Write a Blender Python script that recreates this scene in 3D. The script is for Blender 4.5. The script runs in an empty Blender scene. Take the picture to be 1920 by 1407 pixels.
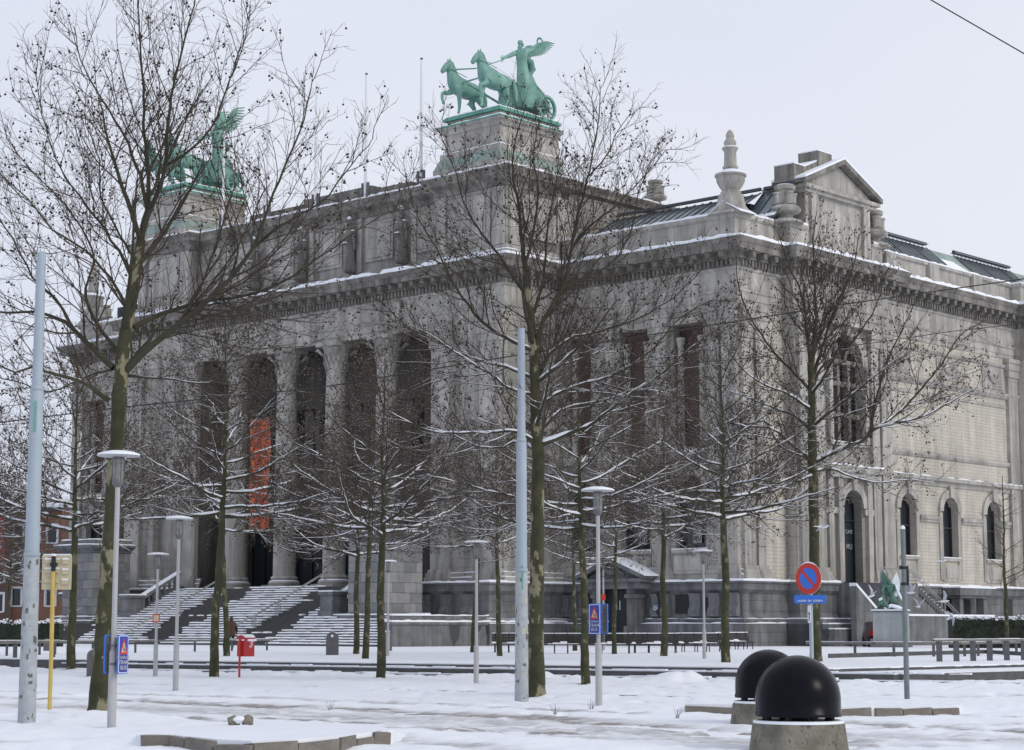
import bpy, math, random
import numpy as np
from mathutils import Vector, Matrix
C = bpy.context.scene.collection
sc = bpy.context.scene
PI = math.pi
# ------------------------------------------------------------------ camera, sky, sun, exposure
F_PX = 3640.0; PITCH = math.atan(472.5/3640.0); EYE = 1.65
cam_d = bpy.data.cameras.new('camera'); cam = bpy.data.objects.new('camera', cam_d); C.objects.link(cam)
cam.location = (0, 0, EYE); cam.rotation_euler = (PI/2 + PITCH, 0, 0)
cam_d.sensor_width = 36; cam_d.lens = 36*F_PX/1920; cam_d.clip_end = 4000; cam_d.clip_start = 0.5
sc.camera = cam
SUN_EL, SUN_AZ = math.radians(32), math.radians(125)
W = bpy.data.worlds.new("World"); sc.world = W; W.use_nodes = True
wn = W.node_tree.nodes; wl = W.node_tree.links; wn.clear()
wo = wn.new('ShaderNodeOutputWorld'); bg = wn.new('ShaderNodeBackground'); bg.inputs[1].default_value = 0.12
sky = wn.new('ShaderNodeTexSky'); sky.sky_type = 'NISHITA'; sky.sun_disc = False
sky.sun_elevation = SUN_EL; sky.sun_rotation = SUN_AZ; sky.air_density = 1.0; sky.dust_density = 3
tcw = wn.new('ShaderNodeTexCoord'); mpw = wn.new('ShaderNodeMapping'); mpw.inputs['Scale'].default_value = (1, 1, 2.6)
nzw = wn.new('ShaderNodeTexNoise'); nzw.inputs['Scale'].default_value = 1.6; nzw.inputs['Detail'].default_value = 4; nzw.inputs['Roughness'].default_value = .45
crw = wn.new('ShaderNodeValToRGB')
crw.color_ramp.elements[0].position = .18; crw.color_ramp.elements[0].color = (5.5, 5.95, 7.2, 1)
crw.color_ramp.elements[1].position = .95; crw.color_ramp.elements[1].color = (7.4, 7.6, 8.2, 1)
sxw = wn.new('ShaderNodeSeparateXYZ'); mrw = wn.new('ShaderNodeMapRange'); mrw.inputs[1].default_value = -.9; mrw.inputs[2].default_value = 1.0; mrw.inputs[3].default_value = -.45; mrw.inputs[4].default_value = .6
adw = wn.new('ShaderNodeMath'); adw.operation = 'ADD'
mxw = wn.new('ShaderNodeMixRGB'); mxw.inputs[0].default_value = .92
wl.new(tcw.outputs['Generated'], mpw.inputs['Vector']); wl.new(mpw.outputs[0], nzw.inputs['Vector']); wl.new(tcw.outputs['Generated'], sxw.inputs[0]); wl.new(sxw.outputs[0], mrw.inputs[0]); wl.new(mrw.outputs[0], adw.inputs[0]); wl.new(nzw.outputs['Fac'], adw.inputs[1]); wl.new(adw.outputs[0], crw.inputs[0])
wl.new(sky.outputs[0], mxw.inputs[1]); wl.new(crw.outputs[0], mxw.inputs[2]); wl.new(mxw.outputs[0], bg.inputs[0]); wl.new(bg.outputs[0], wo.inputs[0])
sun_d = bpy.data.lights.new('sun', 'SUN'); sun = bpy.data.objects.new('sun', sun_d); C.objects.link(sun)
sun_d.energy = 1.0; sun_d.angle = math.radians(18); sun_d.color = (1, .96, .9)
# sun stands to the right and a little behind the building's side front
sun_dir = Vector((math.sin(SUN_AZ)*math.cos(SUN_EL), math.cos(SUN_AZ)*math.cos(SUN_EL), math.sin(SUN_EL)))
sun.rotation_euler = sun_dir.to_track_quat('Z', 'Y').to_euler()
sc.view_settings.view_transform = 'Standard'; sc.view_settings.look = 'None'; sc.view_settings.gamma = 1
sc.view_settings.use_curve_mapping = False; sc.view_settings.exposure = 0.0
sc.cycles.max_bounces = 4; sc.cycles.diffuse_bounces = 3; sc.cycles.glossy_bounces = 2
# ------------------------------------------------------------------ helpers
cp, sp = math.cos(PITCH), math.sin(PITCH)
def ray(px, py):
    a = (px-960)/F_PX; b = -(py-703.5)/F_PX
    return a, cp-b*sp, sp+b*cp
def at(px, py, Y):
    r = ray(px, py); t = Y/r[1]; return Vector((r[0]*t, Y, EYE+r[2]*t))
def gp(px, py, z=0.0):
    r = ray(px, py); t = (z-EYE)/r[2]; return Vector((r[0]*t, r[1]*t, z))
AR = math.radians(47.6)
XA = Vector((math.sin(AR), -math.cos(AR))); YA = Vector((math.cos(AR), math.sin(AR)))
ORG = Vector((14.345, 122.195)); ROT = math.atan2(XA.y, XA.x)
def L2W(x, y, z=0.0):
    p = ORG + XA*x + YA*y; return Vector((p.x, p.y, z))
rnd = random.Random(5)

class MB:
    def __init__(s): s.v = []; s.f = []
    def q(s, *pts):
        n = len(s.v); s.v += [tuple(p) for p in pts]; s.f.append(tuple(range(n, n+len(pts))))
    def box(s, x0, x1, y0, y1, z0, z1):
        n = len(s.v)
        s.v += [(x0,y0,z0),(x1,y0,z0),(x1,y1,z0),(x0,y1,z0),(x0,y0,z1),(x1,y0,z1),(x1,y1,z1),(x0,y1,z1)]
        for f in ((3,2,1,0),(4,5,6,7),(0,1,5,4),(1,2,6,5),(2,3,7,6),(3,0,4,7)): s.f.append(tuple(n+i for i in f))
        return s
    def rough_box(s, x0, x1, y0, y1, z0, z1, j, r):
        k = len(s.v); s.box(x0, x1, y0, y1, z0, z1)
        for i in range(k, k+8):
            a = s.v[i]; s.v[i] = (a[0]+r.uniform(-j,j), a[1]+r.uniform(-j,j), a[2]+r.uniform(-j,j))
        return s
    def lathe(s, prof, n=16, c=(0,0,0), cap=True):
        k = len(s.v)
        for r, z in prof:
            for i in range(n):
                a = 2*PI*i/n; s.v.append((c[0]+r*math.cos(a), c[1]+r*math.sin(a), c[2]+z))
        for j in range(len(prof)-1):
            for i in range(n):
                s.f.append((k+j*n+i, k+j*n+(i+1)%n, k+(j+1)*n+(i+1)%n, k+(j+1)*n+i))
        if cap:
            s.f.append(tuple(k+i for i in range(n))[::-1]); s.f.append(tuple(k+(len(prof)-1)*n+i for i in range(n)))
        return s
    def tube(s, pts, rad, n=8, cap=True):
        pts = [Vector(p) for p in pts]
        if not hasattr(rad, '__len__'): rad = [rad]*len(pts)
        k = len(s.v)
        for i, p in enumerate(pts):
            t = (pts[min(i+1, len(pts)-1)]-pts[max(i-1, 0)]).normalized()
            ref = Vector((0,0,1)) if abs(t.z) < .9 else Vector((1,0,0))
            u = t.cross(ref).normalized(); w = t.cross(u)
            for j in range(n):
                a = 2*PI*j/n; s.v.append(tuple(p+(u*math.cos(a)+w*math.sin(a))*rad[i]))
        for i in range(len(pts)-1):
            for j in range(n):
                s.f.append((k+i*n+j, k+i*n+(j+1)%n, k+(i+1)*n+(j+1)%n, k+(i+1)*n+j))
        if cap:
            s.f.append(tuple(k+i for i in range(n))); s.f.append(tuple(k+(len(pts)-1)*n+i for i in range(n)))
        return s
    def prism(s, poly, a0, a1, axis='y'):
        # poly in two coordinates, extruded along axis
        def m(u, w, a): return {'y': (u, a, w), 'x': (a, u, w), 'z': (u, w, a)}[axis]
        n = len(s.v); k = len(poly)
        s.v += [m(u, w, a0) for u, w in poly] + [m(u, w, a1) for u, w in poly]
        s.f.append(tuple(range(n, n+k))); s.f.append(tuple(range(n+2*k-1, n+k-1, -1)))
        for i in range(k): s.f.append((n+i, n+(i+1)%k, n+k+(i+1)%k, n+k+i))
        return s
    def sweep(s, path, prof):
        n = len(s.v); m = len(prof); rows = [offset(path, o) for o, z in prof]
        for i in range(len(path)):
            for j, (o, z) in enumerate(prof): s.v.append((rows[j][i][0], rows[j][i][1], z))
        for i in range(len(path)-1):
            for j in range(m-1): s.f.append((n+i*m+j, n+(i+1)*m+j, n+(i+1)*m+j+1, n+i*m+j+1))
        s.f.append(tuple(n+j for j in range(m))); s.f.append(tuple(n+(len(path)-1)*m+j for j in range(m)))
        return s
def offset(path, d):
    out = []
    nrm = []
    for i in range(len(path)-1):
        a, b = path[i], path[i+1]; dx, dy = b[0]-a[0], b[1]-a[1]; l = math.hypot(dx, dy); nrm.append((dy/l, -dx/l))
    for i, p in enumerate(path):
        n0 = nrm[max(i-1, 0)]; n1 = nrm[min(i, len(nrm)-1)]
        mx, my = n0[0]+n1[0], n0[1]+n1[1]; k = (mx*mx+my*my)/2
        out.append((p[0]+mx*d/k, p[1]+my*d/k))
    return out
def dense(path, step=.5):
    out = []
    for i in range(len(path)-1):
        a, b = path[i], path[i+1]; l = math.hypot(b[0]-a[0], b[1]-a[1]); n = max(1, int(l/step))
        out += [(a[0]+(b[0]-a[0])*k/n, a[1]+(b[1]-a[1])*k/n) for k in range(n)]
    return out+[path[-1]]
def link(name, me, mat=None, parent=None, loc=None, rotz=0, kind=None, label=None):
    o = bpy.data.objects.new(name, me); C.objects.link(o)
    if mat: me.materials.append(mat)
    if parent: o.parent = parent
    if loc is not None: o.location = loc
    if rotz: o.rotation_euler = (0, 0, rotz)
    if kind: o['kind'] = kind
    if label: o['label'] = label
    return o
def obj(name, mb, mat=None, parent=None, loc=None, rotz=0, kind=None, label=None, smooth=False):
    me = bpy.data.meshes.new(name); me.from_pydata(mb.v, [], mb.f); me.update()
    if smooth: me.shade_smooth(); me.set_sharp_from_angle(angle=.7) if hasattr(me, 'set_sharp_from_angle') else None
    return link(name, me, mat, parent, loc, rotz, kind, label)
def npobj(name, V, Fq, mat=None, parent=None, loc=None, kind=None, smooth=True, label=None):
    me = bpy.data.meshes.new(name); k = Fq.shape[1]
    me.vertices.add(len(V)); me.vertices.foreach_set('co', V.astype(np.float32).ravel())
    me.loops.add(Fq.size); me.loops.foreach_set('vertex_index', Fq.astype(np.int32).ravel())
    me.polygons.add(len(Fq)); me.polygons.foreach_set('loop_start', np.arange(len(Fq), dtype=np.int32)*k)
    me.update(calc_edges=True)
    if smooth: me.shade_smooth()
    return link(name, me, mat, parent, loc, 0, kind, label)
def thing(name, label, cat, loc=(0,0,0), rotz=0, group=None):
    o = bpy.data.objects.new(name, None); C.objects.link(o); o.location = loc; o.rotation_euler = (0,0,rotz)
    o.empty_display_size = .3
    o['label'] = label; o['category'] = cat
    if group: o['group'] = group
    return o
def tag(o, label, cat, group=None):
    o['label'] = label; o['category'] = cat
    if group: o['group'] = group
    return o
def struct(o): o['kind'] = 'structure'; return o
def dup(root, loc, rotz=0, label=None, scale=None):
    r = root.copy(); C.objects.link(r); r.location = loc; r.rotation_euler = (0,0,rotz)
    if scale: r.scale = scale
    if label: r['label'] = label
    for ch in list(root.children):
        c = ch.copy(); C.objects.link(c); c.parent = r
        for g in ch.children:
            d = g.copy(); C.objects.link(d); d.parent = c
    return r
def skin(name, verts, edges, rad, mat, parent=None, sub=1, label=None):
    me = bpy.data.meshes.new(name); me.from_pydata([tuple(v) for v in verts], edges, [])
    o = bpy.data.objects.new(name, me); C.objects.link(o)
    o.modifiers.new('s', 'SKIN'); sv = me.skin_vertices[0].data
    for i, r in enumerate(rad):
        sv[i].radius = (r, r) if not hasattr(r, '__len__') else r
    sv[0].use_root = True
    if sub: m = o.modifiers.new('u', 'SUBSURF'); m.levels = sub; m.render_levels = sub
    dg = bpy.context.evaluated_depsgraph_get(); m2 = bpy.data.meshes.new_from_object(o.evaluated_get(dg))
    bpy.data.objects.remove(o); m2.name = name; m2.shade_smooth(); m2.materials.clear()
    return link(name, m2, mat, parent, label=label)
def text(name, s, size, mat, parent, M, label=None, w=None):
    cu = bpy.data.curves.new(name, 'FONT'); cu.body = s; cu.size = size; cu.align_x = 'CENTER'; cu.align_y = 'CENTER'; cu.extrude = .002; cu.offset = size*.012
    o = bpy.data.objects.new(name, cu); C.objects.link(o)
    dg = bpy.context.evaluated_depsgraph_get(); me = bpy.data.meshes.new_from_object(o.evaluated_get(dg)); bpy.data.objects.remove(o)
    me.name = name; me.materials.clear(); me.transform(M)
    return link(name, me, mat, parent, label=label)
# value noise
def vnoise(x, y, seed=0):
    xi = np.floor(x).astype(np.int64); yi = np.floor(y).astype(np.int64); xf = x-xi; yf = y-yi
    def h(a, b):
        n = (a*374761393 + b*668265263 + seed*974711) & 0x7fffffff
        n = ((n ^ (n >> 13))*1274126177) & 0x7fffffff
        return ((n ^ (n >> 16)) & 0xffff)/65535.0
    u = xf*xf*(3-2*xf); v = yf*yf*(3-2*yf)
    return (h(xi,yi)*(1-u)+h(xi+1,yi)*u)*(1-v)+(h(xi,yi+1)*(1-u)+h(xi+1,yi+1)*u)*v
def fbm(x, y, seed=0, o=4):
    s = 0; a = .5
    for i in range(o): s = s+a*vnoise(x*2**i, y*2**i, seed+i); a *= .5
    return s
# ------------------------------------------------------------------ materials
def mat(name, col, rough=.8, col2=None, scale=1.0, metal=0, bump=0, detail=5, streak=0, brick=None, lo=.35, hi=.65, coord='Object', alpha=None, spec=None, mottle=None, topsnow=None, ao=None):
    m = bpy.data.materials.new(name); m.use_nodes = True; nt = m.node_tree; N = nt.nodes; L = nt.links
    b = N['Principled BSDF']; b.inputs['Roughness'].default_value = rough; b.inputs['Metallic'].default_value = metal
    if spec is not None: b.inputs['Specular IOR Level'].default_value = spec
    b.inputs['Base Color'].default_value = (*col, 1)
    tc = N.new('ShaderNodeTexCoord'); src = tc.outputs[coord]; out = None
    def noise(sc_, det=5, vec=None, rg=.6):
        n = N.new('ShaderNodeTexNoise'); n.inputs['Scale'].default_value = sc_; n.inputs['Detail'].default_value = det; n.inputs['Roughness'].default_value = rg
        L.new(vec or src, n.inputs['Vector']); return n.outputs['Fac']
    def ramp(f, a, bb, ca, cb):
        r = N.new('ShaderNodeValToRGB'); r.color_ramp.elements[0].position = a; r.color_ramp.elements[1].position = bb
        r.color_ramp.elements[0].color = (*ca, 1); r.color_ramp.elements[1].color = (*cb, 1); L.new(f, r.inputs[0]); return r.outputs[0]
    def mix(f, a, bb, mode='MIX'):
        x = N.new('ShaderNodeMixRGB'); x.blend_type = mode
        for i, v in enumerate((f, a, bb)):
            if hasattr(v, 'is_output'): L.new(v, x.inputs[i])
            elif hasattr(v, '__len__'): x.inputs[i].default_value = (*v, 1)
            else: x.inputs[i].default_value = v
        return x.outputs[0]
    if col2: out = ramp(noise(scale, detail), lo, hi, col, col2)
    h = None
    if streak:
        mp = N.new('ShaderNodeMapping'); mp.inputs['Scale'].default_value = (1.3, 1.3, .12); L.new(src, mp.inputs[0])
        f = ramp(noise(1.0, 6, mp.outputs[0], .7), .42, .68, (0,0,0), (1,1,1))
        d = tuple(c*(1-streak) for c in (col2 or col)); out = mix(f, out if out is not None else col, d)
        f2 = ramp(noise(.35, 5), .5, .75, (0,0,0), (.8,.8,.8)); out = mix(f2, out, tuple(c*(1-streak*.75) for c in col))
    if brick:
        bw, bh, dk, mort = brick
        sx = N.new('ShaderNodeSeparateXYZ'); L.new(src, sx.inputs[0]); ad = N.new('ShaderNodeMath'); L.new(sx.outputs[0], ad.inputs[0]); L.new(sx.outputs[1], ad.inputs[1])
        cx = N.new('ShaderNodeCombineXYZ'); L.new(ad.outputs[0], cx.inputs[0]); L.new(sx.outputs[2], cx.inputs[1])
        bt = N.new('ShaderNodeTexBrick'); L.new(cx.outputs[0], bt.inputs['Vector']); bt.inputs['Scale'].default_value = 1
        bt.inputs['Brick Width'].default_value = bw; bt.inputs['Row Height'].default_value = bh; bt.inputs['Mortar Size'].default_value = mort
        bt.inputs['Color1'].default_value = (1,1,1,1); bt.inputs['Color2'].default_value = (dk,dk,dk,1); bt.inputs['Mortar'].default_value = (.55,.55,.55,1)
        out = mix(1.0, out if out is not None else col, bt.outputs['Color'], 'MULTIPLY'); h = bt.outputs['Fac']
    if mottle:
        vo = N.new('ShaderNodeTexNoise'); vo.inputs['Scale'].default_value = mottle[1]; vo.inputs['Detail'].default_value = 3; vo.inputs['Roughness'].default_value = .55
        mp = N.new('ShaderNodeMapping'); mp.inputs['Scale'].default_value = (1, 1, .55); L.new(src, mp.inputs[0]); L.new(mp.outputs[0], vo.inputs['Vector'])
        f = ramp(vo.outputs['Fac'], mottle[2], mottle[2]+.05, (0,0,0), (1,1,1)); out = mix(f, out if out is not None else col, mottle[0])
    if topsnow is not None:
        g = N.new('ShaderNodeNewGeometry'); s2 = N.new('ShaderNodeSeparateXYZ'); L.new(g.outputs['Normal'], s2.inputs[0])
        f = ramp(s2.outputs[2], topsnow, topsnow+.1, (0,0,0), (1,1,1)); out = mix(f, out if out is not None else col, (.85,.87,.9))
    if out is not None: L.new(out, b.inputs['Base Color'])
    if bump:
        bp = N.new('ShaderNodeBump'); bp.inputs['Strength'].default_value = min(1, bump); bp.inputs['Distance'].default_value = .03
        L.new(noise(max(6, scale*5), 4), bp.inputs['Height']); L.new(bp.outputs[0], b.inputs['Normal'])
        if h is not None:
            b2 = N.new('ShaderNodeBump'); b2.invert = True; b2.inputs['Strength'].default_value = .7; b2.inputs['Distance'].default_value = .03
            L.new(h, b2.inputs['Height']); L.new(bp.outputs[0], b2.inputs['Normal']); L.new(b2.outputs[0], b.inputs['Normal'])
    return m
STONE = mat('stone', (.45,.43,.385), .85, (.31,.295,.265), .5, bump=.3, streak=.48, brick=(1.5,.62,.94,.010))
STONE_P = mat('stone_plain', (.49,.465,.42), .85, (.35,.335,.305), .7, bump=.3, streak=.45)
STONE_R = mat('stone_coursed', (.60,.56,.48), .85, (.51,.475,.41), .6, bump=.4, streak=.28, brick=(.8,.24,.93,.005))
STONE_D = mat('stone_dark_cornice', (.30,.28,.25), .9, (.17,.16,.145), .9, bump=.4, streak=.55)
BLUE_S = mat('blue_stone', (.22,.225,.23), .8, (.13,.135,.14), .8, bump=.3, streak=.45, brick=(1.6,.66,.9,.012))
BLUE_P = mat('blue_stone_plain', (.21,.215,.22), .8, (.12,.125,.13), 1.1, bump=.3, streak=.4)
BLOCKS = [mat('block_a', (.25,.255,.255), .8, (.18,.185,.19), 1.3, bump=.4), mat('block_b', (.20,.205,.21), .8, (.15,.155,.16), 1.3, bump=.4), mat('block_c', (.29,.285,.275), .8, (.22,.22,.215), 1.3, bump=.4)]
STEP = mat('step_stone', (.065,.065,.066), .8, (.10,.10,.10), 2.5, bump=.4)
KERB = mat('kerb_stone', (.15,.135,.115), .85, (.24,.215,.185), 3, bump=.8)
SNOW = mat('snow', (.84,.86,.90), .7, (.80,.83,.88), 1.5, bump=.25)
COPPER = mat('copper_patina', (.16,.42,.33), .65, (.10,.30,.24), 1.6, bump=.2, streak=.35)
COPPER_L = mat('copper_pale', (.30,.42,.37), .75, (.26,.30,.27), .9, streak=.3)
BARK = mat('plane_bark', (.030,.032,.013), .9, (.062,.058,.030), 2.5, bump=1, mottle=((.22,.205,.13), 3.4, .545))
BARK_F = mat('plane_bark_mossy', (.032,.036,.013), .9, (.062,.062,.032), 2.5, bump=1, mottle=((.15,.14,.085), 4.5, .57))
LIMB = mat('limb_bark', (.032,.033,.017), .9, (.06,.055,.032), 4, bump=.5)
TWIG = mat('twig', (.045,.033,.024), .9, (.07,.052,.038), 3)
BALL = mat('seed_ball', (.035,.022,.016), .95)
BALL_S = mat('seed_ball_snowy', (.05,.03,.022), .95, topsnow=.72)
TWIG_S = mat('twig_frosted', (.055,.042,.030), .9, (.08,.062,.045), 3)
POLE = mat('grey_blue_paint', (.36,.42,.47), .5, (.31,.37,.42), 1.2)
POLE_W = mat('worn_sleeve', (.33,.36,.38), .7, (.42,.45,.46), 6, bump=.5, mottle=((.11,.10,.085), 7, .60))
LAMP = mat('lamp_grey', (.42,.42,.42), .5, (.36,.36,.37), 3)
LAMP_D = mat('lamp_dark', (.12,.12,.125), .5)
GLASS_L = mat('lamp_glass', (.34,.35,.35), .12); GLASS_L.node_tree.nodes['Principled BSDF'].inputs['Alpha'].default_value = .45
DARK = mat('dark_interior', (.012,.012,.014), .6)
GLASS = mat('window_glass', (.018,.022,.028), .08, spec=.6)
GLASS_R = mat('skylight_glass', (.10,.13,.15), .2, (.16,.19,.20), .6)
FRAME = mat('dark_frame', (.03,.032,.035), .5)
DOOR = mat('dark_door', (.014,.02,.026), .45)
BLACKP = mat('black_dome_plastic', (.003,.0035,.006), .25, (.006,.0065,.010), 3, bump=.03, spec=.12)
CONC = mat('rough_concrete', (.27,.25,.20), .95, (.14,.13,.10), 3, bump=1, mottle=((.10,.095,.075), 18, .6))
RED = mat('red_paint', (.42,.02,.02), .4)
SIGNRED = mat('sign_red', (.55,.03,.02), .4)
SIGNBLUE = mat('sign_blue', (.03,.16,.62), .4)
SIGNNAVY = mat('sign_navy', (.03,.05,.30), .4)
WHITE = mat('white_paint', (.75,.76,.78), .5)
CREAM = mat('cream_panel', (.55,.48,.33), .6, (.48,.42,.29), 5)
YELLOW = mat('yellow_paint', (.60,.45,.12), .5, (.5,.36,.08), 4)
ORANGE = mat('orange_banner', (.72,.13,.04), .7, (.6,.10,.035), .8)
ORANGE_D = mat('banner_print', (.38,.07,.03), .7)
REDW = mat('red_marble', (.095,.048,.042), .8, (.06,.036,.033), .8, streak=.3)
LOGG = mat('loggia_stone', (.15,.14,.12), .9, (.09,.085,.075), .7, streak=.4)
PRINT = mat('window_print', (.30,.31,.33), .6)
BRICK = mat('red_brick', (.32,.155,.10), .85, (.25,.12,.085), .5, brick=(.22,.075,.8,.006))
BRICK_D = mat('dark_brick', (.13,.08,.065), .85, (.10,.065,.055), .5)
HEDGE = mat('hedge_leaf', (.010,.018,.010), .8, (.02,.03,.016), 8)
WOODB = mat('bench_slat', (.022,.018,.018), .6)
STEEL = mat('steel_rail', (.30,.30,.30), .4, metal=.3)
FENCE = mat('fence_paint', (.07,.075,.085), .6, (.10,.10,.11), 5)
FENCE_T = mat('fence_top', (.17,.165,.155), .7, (.12,.118,.11), 3)
BIN = mat('bin_grey', (.085,.085,.09), .6, (.11,.11,.11), 4)
CABLE = mat('cable', (.01,.01,.01), .6)
MARON = mat('car_maroon', (.05,.01,.012), .25)
TAIL = mat('tail_light', (.5,.01,.01), .3)
COATB = mat('brown_coat', (.06,.03,.022), .9)
TROU = mat('dark_trousers', (.015,.016,.022), .9)
SKIN = mat('skin', (.45,.28,.2), .6)
HAIR = mat('hair', (.03,.022,.018), .8)
GULL = mat('gull_white', (.7,.71,.73), .7)
GULLG = mat('gull_grey', (.42,.44,.47), .7)
SLATE = mat('slate', (.05,.055,.06), .6)
# ------------------------------------------------------------------ ground
def poly(name, pts, z, m, kind='structure'):
    b = MB(); b.q(*[(p[0], p[1], z) for p in pts]); o = obj(name, b, m)
    if kind: o['kind'] = kind
    return o
mg = MB(); mg.q((-1500,-300,-.08),(1500,-300,-.08),(1500,3000,-.08),(-1500,3000,-.08)); struct(obj('ground', mg, SNOW))
PE = [Vector((-19.5,75.5)), Vector((9.3,57.7))]      # plaza edge (top step)
ed = (PE[1]-PE[0]).normalized(); en = Vector((ed.y, -ed.x)) # en points to the camera side
if en.y > 0: en = -en
KL = [Vector((-14.8,56.0)), Vector((4.0,44.5))]
def linedist(X, Y, a, b):
    dx, dy = b[0]-a[0], b[1]-a[1]; l2 = dx*dx+dy*dy
    t = np.clip(((X-a[0])*dx+(Y-a[1])*dy)/l2, 0, 1); return np.hypot(X-a[0]-t*dx, Y-a[1]-t*dy)
def side(X, Y, a, b): return ((b[0]-a[0])*(Y-a[1])-(b[1]-a[1])*(X-a[0]))/math.hypot(b[0]-a[0], b[1]-a[1])
RUTS = [([(0,1318),(300,1326),(700,1342),(1000,1356),(1300,1374),(1500,1392)], 1.1, .42), ([(1560,1372),(1750,1380),(1940,1384)], .9, .35),
        ([(0,1296),(500,1306),(900,1322),(1180,1335)], .25, .5), ([(1100,1352),(1400,1366),(1940,1352)], .2, .5),
        ([(0,1306),(250,1311),(500,1322),(700,1329),(1000,1343),(1250,1360),(1560,1385)], .55, .8),
        ([(230,1334),(320,1343),(520,1355),(760,1362),(1050,1372)], .16, .9),
        ([(480,1344),(620,1350),(800,1357),(1000,1367),(1180,1376)], .2, .8),
        ([(500,1290),(730,1294),(1000,1302),(1290,1311)], .06, .5),
        ([(1600,1352),(1700,1357),(1800,1361),(1930,1368)], .3, .7),
        ([(700,1378),(860,1392),(960,1407)], .35, .45), ([(1040,1376),(1120,1380),(1400,1390)], .25, .5),
        ([(1640,1306),(1780,1312),(1930,1306)], .2, .35), ([(1790,1338),(1930,1342)], .06, .9), ([(1580,1390),(1760,1396),(1930,1399)], .2, .55),
        ([(0,1283),(200,1285),(380,1290)], .15, .3), ([(0,1385),(200,1380),(330,1381)], .12, .35)]
def street():
    nx, ny = 420, 330
    ys = 20 + (np.linspace(0, 1, ny)**1.25)*56; xs = np.linspace(-1, 1, nx)
    Y, S = np.meshgrid(ys, xs, indexing='ij'); X = S*(9+Y*.30)
    Z = .09*fbm(X*.7, Y*.55, 3) + .09*fbm(X*2.6, Y*2.2, 9) + .03*vnoise(X*8, Y*7, 4) - .12
    foot = vnoise(X*3.1, Y*2.6, 21); Z -= .12*np.clip(foot-.70, 0, 1)*4*(vnoise(X*.4, Y*.4, 5) > .45)
    # kerbed pavement beyond the kerb line rises a little
    s = side(X, Y, (-14.8,56.0), (4.0,44.5)); Z += .07*np.clip(s/.08, 0, 1)
    slush = np.zeros_like(X)
    for pts, w, st in RUTS:
        g = [gp(*p) for p in pts]; d = np.full_like(X, 99.0)
        for a, b in zip(g[:-1], g[1:]): d = np.minimum(d, linedist(X, Y, a, b))
        n = fbm(X*1.1+7, Y*2.2, 31); n2 = vnoise(X*5, Y*9, 8)
        k = np.exp(-(d/(w*1.15+.04))**2)*st*1.3*np.clip((n-.12)*3.0, 0, 1.15)*(.6+.6*n2)
        slush = np.maximum(slush, k); Z -= .04*np.exp(-(d/max(w,.25))**2)
    # snow thrown up along the foot of the plaza steps
    e0 = PE[0]+en*.95; e1 = PE[1]+en*.95+ed*2.6
    d = np.abs(side(X, Y, e0, e1)); bank = np.exp(-(d/.38)**2)*(.04+.16*np.clip(fbm(X*1.1, Y*1.1, 44)-.35, 0, 1)*2.2)
    q = gp(1278,1280); bank += .30*np.exp(-(((X-q.x)/.75)**2+((Y-q.y-.2)/.5)**2))
    Z += bank
    t = gp(1850,1420); Z += .18*np.exp(-(((X-t.x)/1.6)**2+((Y-t.y)/1.2)**2))
    t = gp(190,1345); Z += .10*np.exp(-(((X-t.x)/1.3)**2+((Y-t.y)/.9)**2))
    # snow lying level behind the foreground kerb stones
    V = np.stack([X.ravel(), Y.ravel(), Z.ravel()], 1)
    i = np.arange((ny-1)*nx).reshape(ny-1, nx)[:, :-1].ravel()
    Fq = np.stack([i, i+1, i+nx+1, i+nx], 1)
    o = npobj('street', V, Fq, SNOWG, kind='structure')
    at_ = o.data.attributes.new('slush', 'FLOAT', 'POINT'); at_.data.foreach_set('value', slush.ravel().astype(np.float32))
SNOWG = mat('street_snow', (.84,.86,.90), .75, (.81,.84,.885), 1.2, bump=.5)
def add_slush(m):
    N = m.node_tree.nodes; L = m.node_tree.links; b = N['Principled BSDF']; lk = b.inputs['Base Color'].links[0]; src = lk.from_socket
    a = N.new('ShaderNodeAttribute'); a.attribute_name = 'slush'
    tc = N.new('ShaderNodeTexCoord'); mp = N.new('ShaderNodeMapping'); mp.vector_type = 'TEXTURE'; mp.inputs['Scale'].default_value = (.9, .13, 1); mp.inputs['Rotation'].default_value = (0,0,-.5)
    n = N.new('ShaderNodeTexNoise'); n.inputs['Scale'].default_value = 2.2; n.inputs['Detail'].default_value = 8; n.inputs['Roughness'].default_value = .75
    L.new(tc.outputs['Object'], mp.inputs[0]); L.new(mp.outputs[0], n.inputs['Vector'])
    mr = N.new('ShaderNodeMapRange'); mr.inputs[1].default_value = .32; mr.inputs[2].default_value = .60; L.new(n.outputs['Fac'], mr.inputs[0])
    mu = N.new('ShaderNodeMath'); mu.operation = 'MULTIPLY'; L.new(a.outputs['Fac'], mu.inputs[0]); L.new(mr.outputs[0], mu.inputs[1])
    ad = N.new('ShaderNodeMath'); ad.operation = 'MULTIPLY_ADD'; L.new(a.outputs['Fac'], ad.inputs[0]); ad.inputs[1].default_value = .5; L.new(mu.outputs[0], ad.inputs[2]); ad.use_clamp = True
    x = N.new('ShaderNodeMixRGB'); L.new(ad.outputs[0], x.inputs[0]); L.new(src, x.inputs[1]); x.inputs[2].default_value = (.27,.25,.235,1)
    L.new(x.outputs[0], b.inputs['Base Color'])
add_slush(SNOWG)
street()
def P2(p, z=0): return (p.x, p.y, z)
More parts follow.
